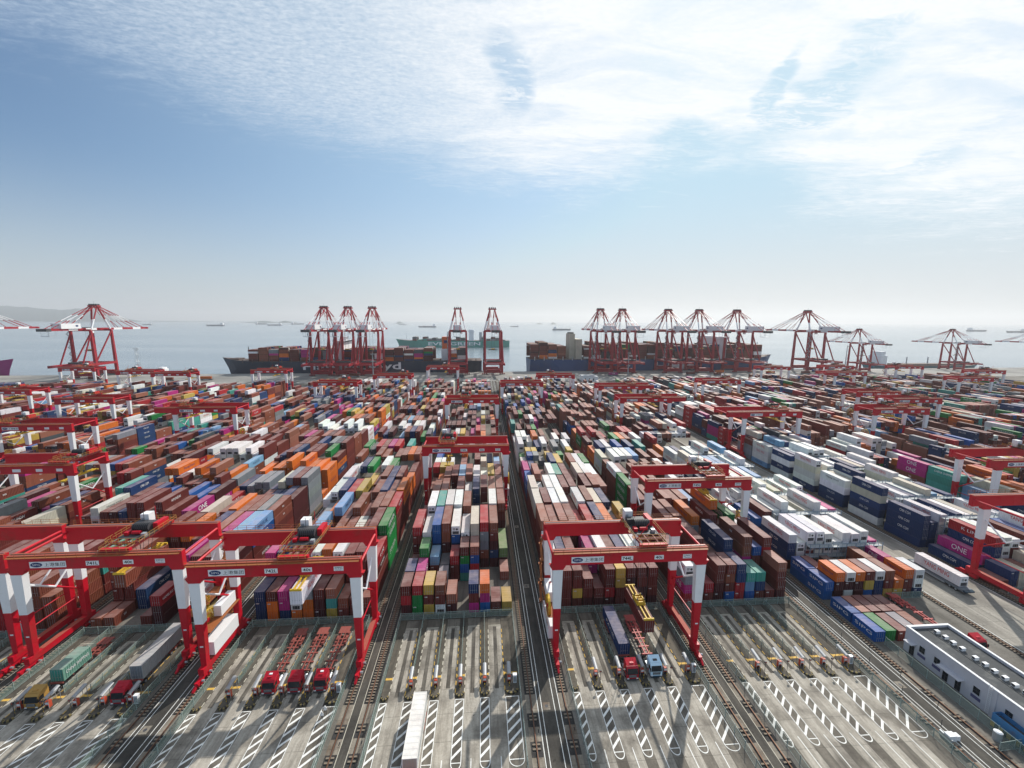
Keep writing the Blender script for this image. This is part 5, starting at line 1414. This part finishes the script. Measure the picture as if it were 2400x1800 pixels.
# green ship out on the water
cx, cy = -81, 1250
t = thing('container_ship', 'green container ship sailing beyond the central quay cranes', 'container ship', (cx, cy, SEAZ), R(0.8))
hull(t, 322, 46, 19, HGREEN, -1)
m = MB(); m.box((42, -20, 19), (56, 20, 52), WHT); m.box((40, -23, 45), (58, 23, 49), WHT); m.box((72, -7, 19), (80, 7, 44), GALV); m.bar((48, 0, 52), (48, 0, 62), .8, WHT); m.build('bridge', t)
letter('EVERGREEN', t, '-y', (0, -23.2, 10.5), 150, 9.5, INKW, bold=.02)
m = MB(); m.bar((-140, 0, 19), (-140, 0, 38), .8, GALV); m.build('fore_mast', t)
ship_boxes(cx, cy, -120, 158, 42, SEAZ + 19.4, [1, 2, 3, 4, 3, 4], 9, [(36, 84)], pal='ekgtmkg')
# magenta ship whose bow shows at the left edge
cx = -664; cy = quay_y(cx) + 32
t = thing('container_ship', 'magenta ship bow cut by the left edge', 'container ship', (cx - 68, cy + 6, SEAZ), 0)
hull(t, 180, 40, 19, HPURP, 1)
m = MB(); m.box((-40, -16, 23), (-28, 16, 46), WHT); m.bar((70, 0, 26), (70, 0, 38), .6, GALV); m.box((50, -12, 25), (66, 12, 28), GALV); m.build('bridge', t)
# small craft by the quay
def small_ship(x, y, L, B, D, hm, label, z=SEAZ, rz=0, sup=.2, bow=1, cat='ship'):
    t = thing('cargo_ship', label, cat, (x, y, z), rz)
    hull(t, L, B, D, hm, bow)
    m = MB(); a = -L * .45 * bow; b = (-L * .45 + L * sup * .5) * bow; a, b = min(a, b), max(a, b)
    m.box((a, -B * .4, D), (b, B * .4, D + L * .085), WHT); m.box((a + (b - a) * .2, -B * .3, D + L * .085), (b - (b - a) * .1, B * .3, D + L * .12), WHT); m.build('bridge', t)
    m = MB()
    for k in (-.15, .05, .25): m.bar((L * k * bow, 0, D), (L * k * bow, 0, D + L * .07), L * .006, GALV)
    m.box((-L * .28, -B * .3, D), (L * .36, B * .3, D + L * .012), DECK); m.build('deck_gear', t)
    return t
small_ship(-515, quay_y(-515) + 13, 52, 13, 6, HTEAL, 'small supply boat moored behind the large left quay crane', cat='boat', sup=.5)
small_ship(-455, quay_y(-455) + 14, 60, 14, 6, HNAVY, 'low dark barge moored by the lattice mast', cat='boat', bow=-1, sup=.3)
small_ship(735, quay_y(735) + 22, 190, 30, 8, HTEAL, 'low blue green ship moored at the right edge', bow=1, sup=.10)
D_ = [(505, 5008, 150, 'first', 'left'), (605, 7440, 190, 'second', 'left'), (644, 5594, 150, 'third', 'left'), (697, 7357, 150, 'fourth', 'left'), (1002, 5214, 190, 'fifth', 'left'), (940, 6770, 120, 'sixth', 'left'),
      (1206, 5600, 150, 'seventh', 'left'), (1316, 3603, 120, 'eighth', 'left'), (345, 4800, 150, 'small', 'big left quay crane'), (2292, 3600, 150, 'x', 'r')]
for i, (px, y, L, a, b) in enumerate([(505, 5008, 190, 0, 0), (612, 6900, 170, 0, 0), (644, 5594, 175, 0, 0), (697, 7000, 190, 0, 0), (1002, 4700, 190, 0, 0), (944, 6770, 110, 0, 0), (1206, 5300, 100, 0, 0), (1316, 3500, 150, 0, 0), (345, 5600, 110, 0, 0), (2292, 3600, 190, 0, 0), (2385, 3200, 170, 0, 0)]):
    d = Vector((px - 1200, 760 - 900, 980)); wd = right * d.x + down * d.y + fwd * d.z
    lab = ['cargo ship on the horizon left of the islands', 'distant cargo ship just left of the second island', 'cargo ship below the larger island', 'distant ship left of the three grouped cranes', 'long low ship above the green ship bow', 'tiny ship left of the green ship on the horizon',
           'ship with tall stern between the central cranes and the blue ship', 'long barge above the open water right of the central cranes', 'small ship above the big left crane boom', 'grey ship on the water near the right edge', 'ship cut by the right edge on the water'][i]
    small_ship(wd.x / wd.y * y, y, L, L * .16, L * .055 + 2, mat('far_hull', (.07, .10, .15), .6), lab, sup=.3, bow=1 if i % 2 else -1)

# ------------------------------------------------------------------ hills and islands across the water
HILLM = mat('hill_green_grey', (0.05, 0.085, 0.085), .9, var=.35, scale=.003, dirt=(.13, .12, .09), dirt_amt=.5)
def ridge(name, pts, y, depth, seed, kind='structure'):
    """pts: (pixel column, height in metres)"""
    r = random.Random(seed); vs = []; fs = []
    P = []
    for (a, ha), (b, hb) in zip(pts[:-1], pts[1:]):
        for k in range(8):
            u = k / 8; P.append((a + (b - a) * u, ha + (hb - ha) * (u * u * (3 - 2 * u))))
    P.append(pts[-1])
    rows = 7
    for j in range(rows):
        v = j / (rows - 1)
        for px, h in P:
            yy = y + depth * v
            d = Vector((px - 1200, 755 - 900, 980)); wd = right * d.x + down * d.y + fwd * d.z
            x = wd.x / wd.y * yy
            prof = math.sin(math.pi * min(.999, v)) ** .8 if 0 < v < 1 else 0
            vs.append((x + r.uniform(-1, 1) * depth * .008, yy + r.uniform(-1, 1) * depth * .008, -6 + h * prof * r.uniform(.97, 1.02)))
    n = len(P)
    for j in range(rows - 1):
        for i in range(n - 1): fs.append((j * n + i, j * n + i + 1, (j + 1) * n + i + 1, (j + 1) * n + i))
    mb = MB(); mb.add(vs, fs, HILLM); o = mb.build(name, kind=kind)
    for p in o.data.polygons: p.use_smooth = True
    return o
ridge('hills', [(-420, 200), (-200, 360), (-60, 410), (0, 410), (60, 380), (110, 330), (150, 305), (190, 345), (222, 350), (255, 230), (285, 110), (310, 50), (330, 10)], 11000, 2600, 3)
ridge('island', [(560, 0), (590, 18), (620, 45), (650, 10), (668, 50), (690, 18), (700, 0)], 9800, 900, 5)
ridge('island', [(925, 0), (936, 45), (950, 0)], 9400, 500, 6)
ridge('low_coast', [(330, 0), (370, 18), (430, 10), (480, 6), (520, 0)], 12500, 900, 8)
ridge('island', [(1255, 0), (1263, 30), (1275, 0)], 9400, 500, 9)
ridge('island', [(1288, 0), (1296, 45), (1308, 0)], 9400, 500, 10)

# ------------------------------------------------------------------ sheds
def shed(x0, y0, x1, y1, h, label, ml=WHT):
    t = thing('shed', label, 'building', (0, 0, 0)); m = MB(); m.box((x0, y0, 0), (x1, y1, h), ml); m.build('wall', t)
    m = MB(); m.box((x0 - .3, y0 - .3, h), (x1 + .3, y1 + .3, h + .4), GALV); m.build('roof', t)
    for i in range(max(1, int((x1 - x0) / 5))):
        m = MB(); xx = x0 + 2 + i * 5; m.box((xx, y0 - .06, 1.2), (xx + 1.4, y0 - .003, 4.0), GLASS); m.build('window', t)
shed(-519, 418, -489, 436, 13, 'white building with two dark windows at left edge')
shed(463, 443, 506, 462, 9, 'pale shed between yard cranes near the right edge', LAV)
shed(122, 495, 140, 515, 6, 'pale roofed shed at the far end of the yard, right of centre')

# ------------------------------------------------------------------ everything else that is a container: one mesh
n = len(FARBOX)
A_ = np.array([b[:6] for b in FARBOX], dtype=np.float32)
Cc = np.array([b[6] for b in FARBOX], dtype=np.float32)
x0, y0_, z0, x1, y1, z1 = [A_[:, i] for i in range(6)]
V = np.stack([np.stack([a, b, c], 1) for a, b, c in ((x0, y0_, z0), (x1, y0_, z0), (x1, y1, z0), (x0, y1, z0), (x0, y0_, z1), (x1, y0_, z1), (x1, y1, z1), (x0, y1, z1))], 1).reshape(-1, 3)
F = np.array([(4, 5, 6, 7), (0, 1, 5, 4), (1, 2, 6, 5), (2, 3, 7, 6), (3, 0, 4, 7)], dtype=np.int32)
FI = (np.arange(n, dtype=np.int32)[:, None, None] * 8 + F[None]).reshape(-1, 4)
# end details of stacks near enough to read: door rods and corner castings as thin proud strips
ex = []
for q in REST:
    if q['af'] and q['y'] < 330:
        c = [v * .55 for v in COLR[q['col']][0]]
        for dx in (.42, .86, 1.56, 2.0):
            ex.append((q['x'] + dx, q['y'] - .05, q['z'] + .15, q['x'] + dx + .05, q['y'] - .003, q['z'] + q['h'] - .15, [min(1, v + .12) for v in c]))
        ex.append((q['x'] + 1.2, q['y'] - .02, q['z'] + .12, q['x'] + 1.24, q['y'] - .003, q['z'] + q['h'] - .12, c))
        if q['col'] == 'w': ex.append((q['x'] + .35, q['y'] - .04, q['z'] + .2, q['x'] + 2.1, q['y'] - .004, q['z'] + q['h'] * .42, [.03, .03, .03]))
    if q['af'] and q['y'] < 380 and rn.random() < .5: ex.append((q['x'] + .25, q['y'] - .03, q['z'] + q['h'] - .75, q['x'] + .95, q['y'] - .004, q['z'] + q['h'] - .5, [.7, .7, .68]))
    if q['at'] and q['y'] < 230:
        # pale edge rails round the roof
        c = [min(1, v * 1.35 + .04) for v in COLR[q['col']][0]]
        X, Y, Z = q['x'], q['y'], q['z'] + q['h']
        ex += [(X, Y, Z + .002, X + .1, Y + q['L'], Z + .03, c), (X + 2.34, Y, Z + .002, X + 2.44, Y + q['L'], Z + .03, c), (X + .1, Y, Z + .002, X + 2.34, Y + .1, Z + .03, c)]
def merge_boxes(lst, V, FI, Cc):
    k = len(lst); a = np.array([b[:6] for b in lst], dtype=np.float32); c = np.array([b[6] for b in lst], dtype=np.float32)
    x0, y0, z0, x1, y1, z1 = [a[:, i] for i in range(6)]
    v = np.stack([np.stack([p, q, r], 1) for p, q, r in ((x0, y0, z0), (x1, y0, z0), (x1, y1, z0), (x0, y1, z0), (x0, y0, z1), (x1, y0, z1), (x1, y1, z1), (x0, y1, z1))], 1).reshape(-1, 3)
    f = (np.arange(k, dtype=np.int32)[:, None, None] * 8 + F[None]).reshape(-1, 4) + len(V)
    return np.concatenate([V, v]), np.concatenate([FI, f]), np.concatenate([Cc, c])
V, FI, Cc = merge_boxes(ex, V, FI, Cc)
colv = np.repeat(np.concatenate([Cc, np.ones((len(Cc), 1), np.float32)], 1), 8, axis=0)
# lettering on exposed long sides, as flat print in the same object
tv = []; tf = []; tl = []; tcol = []; vo = len(V)
INKC = {'white_lettering': (.78, .78, .77), 'red_lettering': (.55, .03, .03), 'navy_lettering': (.02, .04, .14), 'black_lettering': (.012, .012, .014)}
for q in FTXT:
    s_, m_, fw, fh = BRAND[q['col']] if not (q['b'] == 746 and q['col'] == 'u') else ('SIPG', INKW, .55, .34)
    if q['col'] == 'w' and random.random() < .5: continue
    me = text_mesh(s_, m_)
    wd_ = q['L'] * (fw if q['ft'] == 40 else min(.8, fw * 1.35)); hg = q['h'] * fh * .9
    co = np.empty(len(me.vertices) * 3, np.float32); me.vertices.foreach_get('co', co); co = co.reshape(-1, 3)
    sg = 1 if q['x'] < 0 else -1
    P_ = np.stack([np.full(len(co), q['x'] + (2.46 if sg > 0 else -.02)), q['y'] + q['L'] / 2 + sg * co[:, 0] * wd_, q['z'] + q['h'] * .55 + co[:, 1] * hg], 1)
    tv.append(P_); tcol.append(np.tile(np.array([*INKC[m_.name], 1], np.float32), (len(co), 1)))
    for p in me.polygons: tl.append([i + vo for i in p.vertices])
    vo += len(co)
allV = np.concatenate([V] + tv); allC = np.concatenate([colv] + tcol)
lt_ = np.array([len(p) for p in tl], np.int32)
loops = np.concatenate([FI.reshape(-1), np.array([i for p in tl for i in p], np.int32)])
tot = np.concatenate([np.full(len(FI), 4, np.int32), lt_]); start = np.concatenate([[0], np.cumsum(tot)[:-1]]).astype(np.int32)
me = bpy.data.meshes.new('shipping_containers')
me.vertices.add(len(allV)); me.vertices.foreach_set('co', allV.astype(np.float32).ravel())
me.loops.add(len(loops)); me.loops.foreach_set('vertex_index', loops.astype(np.int32))
me.polygons.add(len(tot)); me.polygons.foreach_set('loop_start', start)
try: me.polygons.foreach_set('loop_total', tot)
except Exception: pass
at = me.attributes.new('paint', 'FLOAT_COLOR', 'POINT'); at.data.foreach_set('color', allC.astype(np.float32).ravel())
me.update(calc_edges=True); me.validate(); me.polygons.foreach_set('use_smooth', [False] * len(me.polygons))
me.materials.append(PAINTS)
o = link('shipping_containers', me, kind='stuff'); tag(o, 'all the farther stacked containers of the yard and the ships', 'containers')

# ------------------------------------------------------------------ haze over the water and the yard
hm = bpy.data.materials.new('haze_air'); hm.use_nodes = True
nt = hm.node_tree
for n_ in list(nt.nodes): nt.nodes.remove(n_)
pv_ = nt.nodes.new('ShaderNodeVolumePrincipled'); pv_.inputs['Color'].default_value = (0.94, 0.96, 0.98, 1); pv_.inputs['Density'].default_value = HAZE
pv_.inputs['Anisotropy'].default_value = 0.3
ou = nt.nodes.new('ShaderNodeOutputMaterial'); nt.links.new(pv_.outputs[0], ou.inputs['Volume'])
m = MB(); m.box((-31000, -400, -7), (31000, 27000, 470), hm); m.build('haze', kind='stuff')
